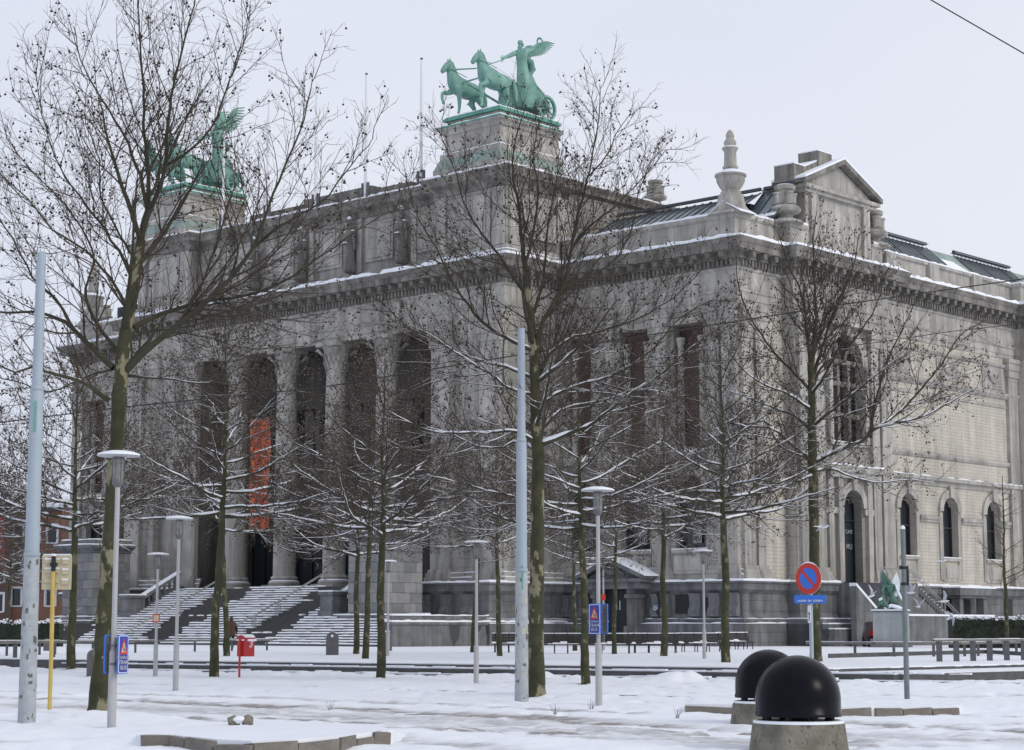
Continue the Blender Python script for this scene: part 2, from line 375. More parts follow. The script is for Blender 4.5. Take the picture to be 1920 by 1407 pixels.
# plaza slab with three edge steps
plz = [Vector((-70,106.7)), PE[0], PE[1], Vector((17,65)), Vector((75,122)), Vector((75,230)), Vector((-70,230))]
def plaza():
    nx, ny = 150, 160
    def slab(name, pts, z0, z1):
        b = MB(); b.prism([(p.x, p.y) for p in pts], z0, z1, 'z'); return struct(obj(name, b, STEP))
    l2 = [Vector((-16.6,73.7))+en*.5, PE[1]+en*.5+ed*2.2, Vector((16.4,61.2)), Vector((75,118)), Vector((75,124)), Vector((10,60)), Vector((-16.4,74.6))]
    l3 = [Vector((-16.6,73.7))+en*.82, PE[1]+en*.82+ed*22, PE[1]+en*.2+ed*22, PE[1]-en*.4+ed*2.2, Vector((-16.4,74.6))]
    slab('plaza', plz, -.3, .42)
    slab('plaza_step', l2, -.3, .30); slab('plaza_step', l3, -.3, .10)
    def sn(pts, z, name='snow_cover', inset=0):
        # snow sheet with a ragged front edge
        b = MB(); n = len(pts)
        top = []
        for i in range(n):
            a, c = pts[i], pts[(i+1) % n]; k = max(1, int((c-a).length/.35)) if (c-a).length < 60 and min(a.y, c.y) < 80 else 1
            for j in range(k):
                p = a+(c-a)*(j/k)
                top.append(p)
        j = [(p.x, p.y-rnd.uniform(-.03,.03)) for p in top]
        b.prism(j, z-.01, z+.035, 'z'); return struct(obj(name, b, SNOW))
    ins = -en*.04
    sn([p if i not in (1,2) else p+ins for i, p in enumerate(plz)], .42, 'plaza_snow')
    sn([l2[0]+ins, l2[1]+ins, l2[2]+Vector((-.05,.05)), l2[3], l2[4], l2[5], l2[6]], .30, 'step_snow')
    sn([l3[0]+ins*2, l3[1]+ins*2, l3[2], l3[3], l3[4]], .10, 'step_snow')
    # snow lumps at the back of the treads
    for a, k, z, off in ((Vector((-16,73.3)), 0, .30, .06), (Vector((-16,73.3))+en*.5, 1, .10, .06)):
        b = MB(); t = 0
        while t < 34:
            w = rnd.uniform(.25, 1.1); h = rnd.uniform(.01, .05)*(1.5 if rnd.random() < .15 else 1); p = a+ed*t
            for s_ in (0,):
                c0 = p+en*off; b.prism([(c0.x, c0.y), (c0.x+ed.x*w, c0.y+ed.y*w), (c0.x+ed.x*w+en.x*.2, c0.y+ed.y*w+en.y*.2), (c0.x+en.x*.2, c0.y+en.y*.2)], z+.02, z+.03+h, 'z')
            t += w*rnd.uniform(.8, 1.3)
        o = obj('snow_lump', b, SNOW); o['kind'] = 'stuff'; tag(o, 'small lumps of snow left on the low plaza steps', 'snow')
plaza()
# ------------------------------------------------------------------ museum (local frame: x along the front to the right, y back)
museum = thing('museum_building', 'huge grey neoclassical stone museum with colossal columns and snow on its ledges', 'museum', (ORG.x, ORG.y, 0), ROT)
XL, PL, PR_, PY = -71.8, -56.2, -14.9, -5.7
OL, OR_ = -46.9, -21.6
GZ = .42; BZ = 4.5; EZ = 22.1; CZ = 26.2
path_all = [(XL,45),(XL,0),(PL,0),(PL,PY),(PR_,PY),(PR_,0),(0,0),(0,5),(.9,5),(.9,16.6),(0,16.6),(0,36.5),(.9,36.5),(.9,60)]
def wall(b, u0, u1, z0, z1, holes, mp, depth=.6, arcN=10):
    """wall face between u0..u1, z0..z1 with holes (a, b, za, zb, arched); mp(u, d, z) -> point, d = depth inwards"""
    hs = sorted(holes); cur = u0
    def Q(a, c, d, e):
        if c-a > 1e-4 and e-d > 1e-4: b.q(mp(a,0,d), mp(c,0,d), mp(c,0,e), mp(a,0,e))
    cols = {}
    for h in hs: cols.setdefault((h[0], h[1]), []).append(h)
    for (a, c) in sorted(cols):
        Q(cur, a, z0, z1); zc = z0
        for (_, _, za, zb, arch) in sorted(cols[(a, c)], key=lambda h: h[2]):
            Q(a, c, zc, za)
            if arch:
                r = (c-a)/2; zs = zb-r; arc = [(a+r-r*math.cos(PI*i/arcN), zs+r*math.sin(PI*i/arcN)) for i in range(arcN+1)]
                for i in range(arcN):
                    p, q_ = arc[i], arc[i+1]; b.q(mp(p[0],0,p[1]), mp(q_[0],0,q_[1]), mp(q_[0],0,zb+.001), mp(p[0],0,zb+.001))
                    b.q(mp(p[0],0,p[1]), mp(q_[0],0,q_[1]), mp(q_[0],depth,q_[1]), mp(p[0],depth,p[1]))
            else:
                zs = zb; b.q(mp(a,0,zb), mp(c,0,zb), mp(c,depth,zb), mp(a,depth,zb))
            b.q(mp(a,0,za), mp(a,0,zs), mp(a,depth,zs), mp(a,depth,za)); b.q(mp(c,0,za), mp(c,0,zs), mp(c,depth,zs), mp(c,depth,za))
            b.q(mp(a,0,za), mp(c,0,za), mp(c,depth,za), mp(a,depth,za)); zc = zb+(.001 if arch else 0)
        Q(a, c, zc, z1); cur = c
    Q(cur, u1, z0, z1)
fy = lambda Y: (lambda u, d, z: (u, Y+d, z))
fx = lambda X: (lambda u, d, z: (X-d, u, z))
def window(mp, a, c, za, zb, arch=True, nv=1, bars=(.5,), depth=.5, door=False, gm=None, sill=True, name='window'):
    """glazing set in a hole: frame (window) > pane"""
    fr = MB(); t = .09
    def bx(u0, u1, z0, z1, d0, d1):
        n = len(fr.v); fr.v += [mp(u, d, z) for z in (z0, z1) for d in (d0, d1) for u in (u0, u1)]
        for f in ((0,1,3,2),(4,5,7,6),(0,1,5,4),(2,3,7,6),(0,2,6,4),(1,3,7,5)): fr.f.append(tuple(n+i for i in f))
    bx(a, a+t, za, zb, depth-.12, depth); bx(c-t, c, za, zb, depth-.12, depth); bx(a+t, c-t, za, za+t, depth-.12, depth)
    if not arch: bx(a+t, c-t, zb-t, zb, depth-.12, depth)
    for k in range(nv):
        u = a+(c-a)*(k+1)/(nv+1); bx(u-.045, u+.045, za+t, zb-.02, depth-.10, depth-.01)
    for f in bars:
        z = za+(zb-za)*f; bx(a+t, c-t, z-.06, z+.06, depth-.105, depth-.015)
    o = obj('door' if door else name, fr, FRAME if not door else DOOR, museum)
    p = MB(); p.q(mp(a,depth+.02,za), mp(c,depth+.02,za), mp(c,depth+.02,zb), mp(a,depth+.02,zb)); obj('pane', p, gm or (DOOR if door else GLASS), o)
    if sill:
        s_ = MB(); n = 0
        s_.v += [mp(u, d, z) for z in (za-.22, za) for d in (-.18, .05) for u in (a-.2, c+.2)]
        for f in ((0,1,3,2),(4,5,7,6),(0,1,5,4),(2,3,7,6),(0,2,6,4),(1,3,7,5)): s_.f.append(f)
        obj('sill', s_, STONE_P, o)
        s2 = MB(); s2.v += [mp(u, d, z) for z in (za+.002, za+.06) for d in (-.19, .02) for u in (a-.2, c+.2)]
        for f in ((0,1,3,2),(4,5,7,6),(0,1,5,4),(2,3,7,6),(0,2,6,4),(1,3,7,5)): s2.f.append(f)
        obj('snow', s2, SNOW, o)
    return o
# --- front right wing and its mirrored twin
WH = [(-14.25,-11.85),(-9.65,-7.2),(-5.15,-2.7)]
def wing(x0, x1, hs, nm, vis=True):
    holes = [(a, c, 6.6, 11.4, True) for a, c in hs] + [(a, c, 12.9, 21.2, False) for a, c in hs]
    b = MB(); wall(b, x0, x1, BZ, EZ, holes, fy(0), .7); obj('front_wall', b, STONE, museum)
    for a, c in hs:
        w = window(fy(0), a, c, 6.6, 11.4, True, 1, (.42,), .65)
        if vis:
            t = text('lettering', 'CAFE', .42, PRINT, w, Matrix.Translation(((a+c)/2+.15, .55, 8.35)) @ Matrix.Rotation(PI/2, 4, 'X'))
            pn = MB(); pn.box((a+c)/2-.2, (a+c)/2+.5, .545, .555, 7.0, 8.05); po = obj('poster', pn, PRINT, w)
            text('lettering', 'MU', .42, FRAME, w, Matrix.Translation(((a+c)/2+.15, .535, 7.3)) @ Matrix.Rotation(PI/2, 4, 'X'))
        # panel under sill
        p = MB(); p.box(a-.1, c+.1, -.06, .02, 5.05, 6.2); p.box(a+.15, c-.15, -.11, -.05, 5.25, 6.0); obj('wall_panel', p, STONE_P, museum)
        # surround and keystone
        s_ = MB(); r = (c-a)/2
        arch_ring(s_, (a+c)/2, 11.4-r, r, r+.35, fy(0), -.12); obj('arch_surround', s_, STONE_P, museum)
        # upper loggia bay: red wall, columns and entablature
        p = MB(); p.q((a,.7,12.9),(c,.7,12.9),(c,.7,21.2),(a,.7,21.2)); bay = obj('loggia_bay', p, REDW, museum)
        p = MB()
        for xx in (a+.35, c-.35): p.lathe([(.3,0),(.3,.15),(.24,.3),(.22,6.6),(.3,6.9),(.34,7.2)], 10, (xx, .35, 13.2))
        obj('bay_column', p, STONE_P, bay)
        p = MB(); p.box(a-.2, c+.2, -.35, .1, 12.5, 12.9); p.box(a-.2, c+.2, -.28, .1, 21.2, 21.6); p.box(a+.05,c-.05,.05,.6,12.91,13.2); obj('bay_moulding', p, STONE_P, bay)
        p = MB(); p.box(a-.2, c+.2, -.36, .05, 12.9, 12.96); obj('snow', p, SNOW, bay)
def arch_ring(b, uc, zc, r0, r1, mp, d, n=12):
    for i in range(n):
        a0, a1 = PI*i/n, PI*(i+1)/n
        P_ = [(uc-r*math.cos(a), zc+r*math.sin(a)) for r, a in ((r0,a0),(r1,a0),(r1,a1),(r0,a1))]
        k = len(b.v); b.v += [mp(u, dd, z) for dd in (.02, d) for u, z in P_]
        for f in ((0,1,2,3),(4,5,6,7),(0,1,5,4),(1,2,6,5),(2,3,7,6),(3,0,4,7)): b.f.append(tuple(k+j for j in f))
    k = len(b.v); zt = zc+r1+.25
    P_ = [(uc-.18, zc+r0-.05), (uc+.18, zc+r0-.05), (uc+.28, zt), (uc-.28, zt)]
    b.v += [mp(u, dd, z) for dd in (.02, d-.15) for u, z in P_]
    for f in ((0,1,2,3),(4,5,6,7),(0,1,5,4),(1,2,6,5),(2,3,7,6),(3,0,4,7)): b.f.append(tuple(k+j for j in f))
wing(PR_, 0, WH, 'r')
wing(XL, PL, [(-69.8+.2,-67.2),(-65.0,-62.4),(-60.2,-57.6)], 'l', False)
# pilasters
pil_mesh = None
def pilaster(x, w, y=None, xs=None, z0=BZ, z1=EZ, d=.28, nm='pilaster'):
    b = MB()
    if y is not None:
        b.box(x, x+w, y-d, y+.02, z0+1.0, z1-1.7)
        for k, (o, za, zb) in enumerate(((.30,0,.45),(.22,.45,.75),(.12,.75,1.0))): b.box(x-o, x+w+o, y-d-o, y+.02, z0+za, z0+zb-.004)
        for k, (o, za, zb) in enumerate(((.03,1.7,1.45),(.12,1.45,.9),(.2,.9,.35),(.28,.35,.02))): b.box(x-o, x+w+o, y-d-o, y+.02, z1-za, z1-zb-.004)
    else:
        b.box(xs-.02, xs+d, x, x+w, z0+1.0, z1-1.7)
        for o, za, zb in ((.30,0,.45),(.22,.45,.75),(.12,.75,1.0)): b.box(xs-.02, xs+d+o, x-o, x+w+o, z0+za, z0+zb-.004)
        for o, za, zb in ((.03,1.7,1.45),(.12,1.45,.9),(.2,.9,.35),(.28,.35,.02)): b.box(xs-.02, xs+d+o, x-o, x+w+o, z1-za, z1-zb-.004)
    return obj(nm, b, STONE_P, museum)
for x, w in ((-11.45,1.3),(-6.85,1.3),(-2.1,.75),(-1.1,1.1)): pilaster(x, w, 0)
for x, w in ((-71.7,1.4),(-66.7,1.2),(-61.9,1.2),(-57.4,.9)): pilaster(x, w, 0)
for x, w in ((-21.5,1.7),(-17.0,1.9),(-56.0,1.9),(-48.7,1.7)): pilaster(x, w, PY)
for y, w, xs in ((.1,1.2,0),(1.6,.8,0),(5.2,1.3,.9),(7.0,1.0,.9),(13.9,.9,.9),(15.1,1.3,.9),(34.9,1.4,0),(36.8,1.5,.9)): pilaster(y, w, None, xs)
# --- portico side wall, pylons
b = MB(); wall(b, PY, 0, BZ, EZ, [], fx(PR_)); wall(b, PY, 0, BZ, EZ, [], fx(PL)); obj('portico_side_wall', b, STONE, museum)
b = MB(); wall(b, PL, OL, BZ, EZ, [(-52.6,-49.3,7.4,13.6,True)], fy(PY), .8); wall(b, OR_, PR_, BZ, EZ, [(-19.6,-17.3,7.4,13.6,True)], fy(PY), .8); obj('pylon_wall', b, STONE, museum)
b = MB(); b.q((-52.6,PY+.8,7.4),(-49.3,PY+.8,7.4),(-49.3,PY+.8,13.6),(-52.6,PY+.8,13.6)); b.q((-19.6,PY+.8,7.4),(-17.3,PY+.8,7.4),(-17.3,PY+.8,13.6),(-19.6,PY+.8,13.6)); obj('niche_back', b, STONE_P, museum)
# --- loggia behind the columns
LB = -1.2
doorx = [(-46.3,-43.3),(-41.0,-37.6),(-35.7,-32.3),(-30.3,-26.9),(-25.2,-22.2)]
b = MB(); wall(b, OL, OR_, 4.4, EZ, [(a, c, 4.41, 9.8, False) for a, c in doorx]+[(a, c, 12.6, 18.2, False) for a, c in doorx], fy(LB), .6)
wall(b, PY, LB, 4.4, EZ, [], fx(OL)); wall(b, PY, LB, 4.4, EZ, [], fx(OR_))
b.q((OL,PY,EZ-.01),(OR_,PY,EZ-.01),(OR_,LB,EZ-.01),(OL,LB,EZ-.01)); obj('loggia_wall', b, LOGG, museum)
for i, (a, c) in enumerate(doorx):
    window(fy(LB), a, c, 4.41, 9.8, False, 1, (.7,), .5, True, sill=False); window(fy(LB), a, c, 12.6, 18.2, False, 1, (.6,), .5, sill=False)
b = MB(); b.box(OL, OR_, -9.0, LB, .3, 4.4); obj('portico_floor', b, STEP, museum)
# columns
def column():
    r = .84; c = MB(); n = 28
    prof = [(r*.995, .95), (r, 1.2), (r*1.0, 5.0), (r*.97, 9.0), (r*.87, 15.5)]
    c.lathe(prof, n, smooth_c) if False else c.lathe(prof, n)
    col = obj('column', c, STONE_P, museum, smooth=True)
    bb = MB(); bb.box(-1.18,1.18,-1.18,1.18,0,.3); bb.lathe([(1.14,.3),(1.18,.42),(1.12,.55),(1.0,.6),(.93,.68),(1.02,.78),(.98,.88),(.88,.95)], n); bo = obj('base', bb, STONE_P, col, smooth=True)
    s_ = MB(); s_.lathe([(1.13,.50),(1.08,.60),(.94,.655)], n); obj('snow', s_, SNOW, col, smooth=True)
    k = MB(); k.lathe([(.75,15.5),(.82,15.6),(.76,15.7),(.84,16.2),(.82,16.4),(.95,16.9),(.9,17.0),(1.05,17.4)], 20)
    for j in range(16):
        a = 2*PI*j/16
        for z0, rr, h in ((15.75,.82,.55),(16.25,.86,.6)):
            a2 = a+(PI/16 if z0 > 16 else 0); ca, sa = math.cos(a2), math.sin(a2); t = (-sa*.12, ca*.12)
            k.q((rr*ca-t[0],rr*sa-t[1],z0),(rr*ca+t[0],rr*sa+t[1],z0),((rr+.14)*ca+t[0],(rr+.14)*sa+t[1],z0+h),((rr+.14)*ca-t[0],(rr+.14)*sa-t[1],z0+h))
            k.q(((rr+.14)*ca+t[0],(rr+.14)*sa+t[1],z0+h),((rr+.14)*ca-t[0],(rr+.14)*sa-t[1],z0+h),((rr+.26)*ca-t[0]*.6,(rr+.26)*sa-t[1]*.6,z0+h-.14),((rr+.26)*ca+t[0]*.6,(rr+.26)*sa+t[1]*.6,z0+h-.14))
    for sx in (-1,1):
        for sy in (-1,1): k.tube([(sx*.7,sy*.7,16.8),(sx*.98,sy*.98,17.2),(sx*1.05,sy*1.05,17.05)], [.09,.13,.1], 6)
    k.box(-1.08,1.08,-1.08,1.08,17.4,17.7); obj('capital', k, STONE_P, col)
    return col
c0 = column(); c0.location = (-42.8, -5.35, 4.4)
for x in (-37.2,-31.8,-26.5):
    c = c0.copy(); C.objects.link(c); c.location = (x, -5.35, 4.4)
    for ch in c0.children: d = ch.copy(); C.objects.link(d); d.parent = c
# --- entablature, cornice, dentils, modillions
b = MB(); b.sweep(path_all, [(-.3,22.1),(.05,22.1),(.05,22.45),(.1,22.45),(.1,22.9),(.2,23.0),(.2,23.1),(.04,23.12),(.04,24.35),(.14,24.4),(.2,24.5),(.2,24.55)]); obj('entablature', b, STONE_P, museum)
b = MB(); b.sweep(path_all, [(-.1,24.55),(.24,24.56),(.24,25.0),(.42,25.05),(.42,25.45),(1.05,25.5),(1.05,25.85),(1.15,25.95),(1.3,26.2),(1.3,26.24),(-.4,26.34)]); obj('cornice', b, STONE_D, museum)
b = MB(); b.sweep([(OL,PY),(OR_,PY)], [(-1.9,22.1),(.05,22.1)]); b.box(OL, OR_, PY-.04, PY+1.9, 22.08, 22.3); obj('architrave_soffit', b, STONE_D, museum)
# dentils and modillions (visible fronts)
dn = MB(); mods = []
for i in range(1, len(path_all)-1):
    (ax, ay), (cx, cy) = path_all[i], path_all[i+1]
    if i in (2, 1) : pass
    l = math.hypot(cx-ax, cy-ay); ux_, uy_ = (cx-ax)/l, (cy-ay)/l; nx_, ny_ = uy_, -ux_
    if i == 2: continue
    n = int(l/.34)
    for k in range(n):
        t = (k+.5)*l/n; px_, py_ = ax+ux_*t, ay+uy_*t; w = .09
        p = [(px_-ux_*w+nx_*o, py_-uy_*w+ny_*o) for o in (.24,.42)]; q_ = [(px_+ux_*w+nx_*o, py_+uy_*w+ny_*o) for o in (.24,.42)]
        dn.prism([p[0], p[1], q_[1], q_[0]], 24.62, 24.98, 'z')
    n = max(1, int(l/1.05))
    for k in range(n):
        t = (k+.5)*l/n; mods.append((ax+ux_*t, ay+uy_*t, math.atan2(ny_, nx_)))
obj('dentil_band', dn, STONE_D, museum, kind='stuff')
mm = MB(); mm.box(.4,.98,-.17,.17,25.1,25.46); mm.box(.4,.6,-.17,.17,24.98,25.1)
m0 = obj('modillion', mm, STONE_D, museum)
for i, (x, y, a) in enumerate(mods):
    o = m0 if i == 0 else m0.copy()
    if i: C.objects.link(o)
    o.location = (x, y, 0); o.rotation_euler = (0, 0, a)
def snow_ledge(path, oi, oo, z, t=.09, parent=None, gap=.0, step=.45, seed=0, sag=0):
    t *= 1.45
    d = dense(path, step); n = len(d); r = random.Random(seed+int(z*10)); th = [t*r.uniform(.55,1.25) for _ in d]; jo = [r.uniform(-.05,.03) for _ in d]
    for i in range(n):
        if r.random() < gap: th[i] = .012
    A = offset(d, 1.0); b = MB()
    def P(i, o): return (d[i][0]+(A[i][0]-d[i][0])*o, d[i][1]+(A[i][1]-d[i][1])*o)
    for i in range(n):
        o2 = oo+jo[i]
        for o, z_ in ((oi, z+sag), (oi, z+sag+th[i]*.8), ((oi+oo)/2, z+sag/2+th[i]), (o2-.04, z+th[i]), (o2, z+th[i]*.5), (o2, z-.015)):
            x, y = P(i, o); b.v.append((x, y, z_))
    for i in range(n-1):
        for j in range(5): b.f.append((i*6+j, (i+1)*6+j, (i+1)*6+j+1, i*6+j+1))
    return obj('snow', b, SNOW, parent or museum, kind='stuff')
snow_ledge(path_all, -.2, 1.30, 26.235, .17, gap=.05, sag=.07)
# --- parapet over wings
par = [(PR_+.02,.35),(-.35,.35),(-.35,5.3),(.5,5.3),(.5,7.2)]
b = MB(); b.sweep(par, [(-.4,26.3),(.28,26.3),(.28,26.7),(.18,26.8),(.12,26.85),(.12,27.8),(.22,27.85),(.3,27.95),(.3,28.15),(-.4,28.2)])
par2 = [(.5,15.2),(.5,16.5),(-.35,16.5),(-.35,36.8),(.5,36.8),(.5,60)]
b.sweep(par2, [(-.4,26.3),(.28,26.3),(.28,26.6),(.12,26.7),(.12,27.85),(.3,27.95),(.3,28.15),(-.4,28.2)])
b.sweep([(XL+.35,40),(XL+.35,.35),(PL,.35)], [(-.4,26.3),(.28,26.3),(.28,26.7),(.12,26.85),(.12,27.8),(.3,27.95),(.3,28.15),(-.4,28.2)])
obj('parapet', b, STONE_P, museum)
snow_ledge(par, -.3, .29, 28.17, .10, seed=1); snow_ledge(par2, -.3, .29, 28.17, .09, seed=2); snow_ledge([(XL+.35,40),(XL+.35,.35),(PL,.35)], -.3, .29, 28.17, .09, seed=2)
for y in (30.4, 24, 18): 
    b = MB(); b.box(-.2,.1,y,y+1.3,26.7,28.1); obj('parapet_pier', b, STONE_P, museum)
# --- side front (x = 0), pavilion (x = .9)
SW = [(19.0,21.1),(24.85,26.95),(31.2,33.3)]
b = MB(); wall(b, 0, 5, BZ, EZ, [], fx(0)); wall(b, 16.6, 36.5, BZ, EZ, [(a, c, 6.6, 11.0, True) for a, c in SW], fx(0), .6); wall(b, 36.5, 60, BZ, EZ, [], fx(.9))
b.q((0,16.6,BZ),(.9,16.6,BZ),(.9,16.6,EZ),(0,16.6,EZ)); b.q((0,36.5,BZ),(.9,36.5,BZ),(.9,36.5,EZ),(0,36.5,EZ)); obj('side_wall', b, STONE_R, museum)
for a, c in SW:
    w = window(fx(0), a, c, 6.6, 11.0, True, 1, (.5,), .55)
    s_ = MB(); r = (c-a)/2; arch_ring(s_, (a+c)/2, 11.0-r, r, r+.55, fx(0), -.16, 14); obj('arch_surround', s_, STONE_P, museum)
    s_ = MB(); s_.box(-.02,.09,a-.5,a-.02,5.0,9.85); s_.box(-.02,.09,c+.02,c+.5,5.0,9.85); s_.box(-.02,.08,a-.1,c+.1,4.9,6.1); s_.box(.05,.13,a+.2,c-.2,5.15,5.85); obj('window_jamb', s_, STONE_P, museum)
imp = []
edges_ = [16.6]+[v for a, c in SW for v in (a-.55, c+.55)]+[34.8]
b = MB()
for k in range(0, len(edges_), 2):
    y0, y1 = edges_[k], edges_[k+1]
    b.box(-.02,.14,y0,y1,9.1,9.3); b.box(-.02,.22,y0,y1,9.3,9.55)
    s_ = MB(); s_.box(-.02,.2,y0,y1,9.55,9.6)
b.sweep([(0,16.6),(0,36.5)], [(-.05,11.7),(.1,11.72),(.15,12.0),(.4,12.1),(.4,12.35),(-.05,12.5)])
b.sweep([(0,16.6),(0,36.5)], [(-.05,13.7),(.1,13.72),(.22,13.9),(.22,14.05),(-.05,14.1)])
b.sweep([(0,16.6),(0,36.5)], [(-.05,18.9),(.1,18.92),(.2,19.05),(.32,19.2),(.32,19.35),(-.05,19.45)])
b.sweep([(0,16.6),(0,36.5)], [(-.05,18.2),(.08,18.22),(.08,18.4),(-.05,18.42)])
b.sweep([(0,16.6),(0,36.5)], [(-.05,21.3),(.12,21.35),(.2,21.5),(.2,21.6),(-.05,21.65)])
obj('string_course', b, STONE_P, museum); snow_ledge([(0,16.6),(0,36.4)], 0, .4, 12.36, .06, gap=.5, seed=3)
for y in (17.6, 24.6, 31.3):    # carved frieze panels
    p = MB(); p.box(-.02,.07,y,y+3.2,19.6,21.2); p.box(.04,.1,y+.25,y+2.95,19.8,21.0)
    p.tube([(.14,y+.7,20.8),(.2,y+1.1,20.3),(.2,y+1.6,20.1),(.2,y+2.1,20.3),(.14,y+2.5,20.8)], [.05,.12,.16,.12,.05], 6); obj('frieze_panel', p, STONE_P, museum)
# pavilion
b = MB(); wall(b, 5, 16.6, BZ, 12.5, [(10.3,12.7,4.51,10.75,True)], fx(.9), .8); wall(b, 5, 16.6, 12.5, EZ, [(9.0,13.0,13.9,21.2,True)], fx(.9), .8); b.q((0,5,BZ),(.9,5,BZ),(.9,5,EZ),(0,5,EZ)); obj('pavilion_wall', b, STONE, museum)
d = window(fx(.9), 10.3, 12.7, 4.51, 10.75, True, 1, (.68,), .7, True, sill=False)
t = text('lettering', 'MU', .5, PRINT, d, Matrix.Translation((.24, 12.1, 7.0)) @ Matrix.Rotation(PI/2, 4, 'Z') @ Matrix.Rotation(PI/2, 4, 'X'))
text('lettering', 'CAFE', .36, PRINT, d, Matrix.Translation((.24, 12.1, 8.0)) @ Matrix.Rotation(PI/2, 4, 'Z') @ Matrix.Rotation(PI/2, 4, 'X'))
text('lettering', 'MU', .5, PRINT, d, Matrix.Translation((.24, 10.9, 7.0)) @ Matrix.Rotation(PI/2, 4, 'Z') @ Matrix.Rotation(PI/2, 4, 'X'))
s_ = MB(); arch_ring(s_, 11.5, 9.55, 1.2, 1.75, fx(.9), -.2, 14); s_.box(.9,1.15,8.0,10.2,9.1,9.5); s_.box(.9,1.15,12.8,14.8,9.1,9.5); s_.box(.9,1.5,8.2,14.8,11.9,12.3); s_.box(.9,1.35,8.4,14.6,11.5,11.9)
for y in (8.3,9.5,13.1,14.2): s_.box(.9,1.2,y,y+.55,4.6,11.5)
obj('door_surround', s_, STONE_P, museum); snow_ledge([(.9,8.2),(.9,14.8)], 0, .6, 12.3, .08, gap=.2, seed=6)
w = window(fx(.9), 9.0, 13.0, 13.9, 21.2, True, 2, (.0,), .6)
s_ = MB()
for z in (15.6, 17.7, 19.2): s_.box(.35,.85,9.0,13.0,z,z+.3)
for y in (10.2, 11.5): s_.box(.38,.8,y,y+.3,13.9,19.2)
arch_ring(s_, 9.95, 19.5, .6, .85, fx(.7), -.05, 8); arch_ring(s_, 12.05, 19.5, .6, .85, fx(.7), -.05, 8)
obj('mullion', s_, STONE_D, w)
s_ = MB(); arch_ring(s_, 11.0, 19.2, 2.0, 2.6, fx(.9), -.2, 16); s_.box(.9,1.5,8.2,13.8,21.75,22.05); s_.box(.9,1.25,8.6,9.0,13.9,19.2); s_.box(.9,1.25,13.0,13.4,13.9,19.2); obj('arch_surround', s_, STONE_P, museum)
for y, z, h in ((7.9, 16.0, 2.0),):   # draped statue on a bracket by the corner
    pass
# pediment attic over pavilion
b = MB(); b.box(-2.2,.55,7.2,15.2,26.3,30.6); b.box(-2.4,.75,7.0,15.4,26.3,27.0); b.box(.5,.8,7.6,8.4,27,30.5); b.box(.5,.8,14.0,14.8,27,30.5); obj('attic_block', b, STONE_P, museum)
b = MB(); b.box(-2.4,.85,6.8,15.6,30.5,30.75); b.box(-2.5,1.05,6.6,15.8,30.75,31.0)
b.prism([(6.6,31.0),(15.8,31.0),(11.2,32.9)], -1.5, .6, 'x'); obj('pediment', b, STONE_P, museum)
b = MB()
for s1 in (1,-1):
    ya, yb = (6.4, 11.2) if s1 == 1 else (16.0, 11.2)
    b.prism([(ya,31.02),(yb,33.0),(yb,33.35),(ya,31.3)], -1.6, 1.15, 'x')
obj('raking_cornice', b, STONE_D, museum)
b = MB(); b.prism([(6.35,31.3),(11.2,33.35),(11.2,33.5),(6.35,31.45)], -1.6, 1.17, 'x'); b.prism([(16.05,31.3),(11.2,33.35),(11.2,33.5),(16.05,31.45)], -1.6, 1.17, 'x'); obj('snow', b, SNOW, museum)
b = MB(); b.box(-1.3,.3,9.2,10.9,32.3,33.75); b.box(-1.3,.3,6.3,7.5,31.2,32.35); b.prism([(7.5,31.3),(9.2,31.9),(9.2,33.0),(7.5,32.3)], -1.25, .2, 'x'); obj('chimney_block', b, STONE_D, museum)
b = MB(); b.box(-1.32,.32,9.18,10.92,33.75,33.82); b.box(-1.32,.32,6.28,7.52,32.35,32.43); b.prism([(7.52,32.3),(9.18,33.0),(9.18,33.1),(7.52,32.42)], -1.27, .22, 'x'); obj('snow', b, SNOW, museum)
# finials
def brazier(x, y, z, sc_=1.0):
    b = MB(); b.lathe([(1.25,0),(1.3,.12),(1.05,.2),(.5,.5),(.55,.65),(1.05,.85),(1.12,1.05),(.95,1.25),(.7,1.35),(.8,1.45)], 18)
    b.lathe([(.62,1.4),(.62,2.35),(.75,2.45),(.78,2.7),(.7,2.75)], 14)
    for a in (0, PI/2, PI, 1.5*PI):
        c, s1 = .62*math.cos(a+.78), .62*math.sin(a+.78); b.lathe([(.26,1.35),(.24,1.5),(.26,2.05),(.33,2.1),(.33,2.22),(.1,2.25)], 10, (c, s1, 0))
    o = obj('roof_brazier', b, STONE_P, museum, (x, y, z), smooth=True); o.scale = (sc_,)*3
    s_ = MB(); s_.lathe([(1.08,1.08),(1.0,1.18),(.8,1.3)], 18, cap=False); s_.lathe([(.76,2.7),(.6,2.8),(0.01,2.82)], 12); s_.lathe([(1.28,.1),(1.2,.17),(.9,.24)], 18, cap=False); obj('snow', s_, SNOW, o)
    return o
brazier(.0, 5.6, 28.1, .95).rotation_euler = (0,0,.3); brazier(-.1, 16.6, 28.15, .95)
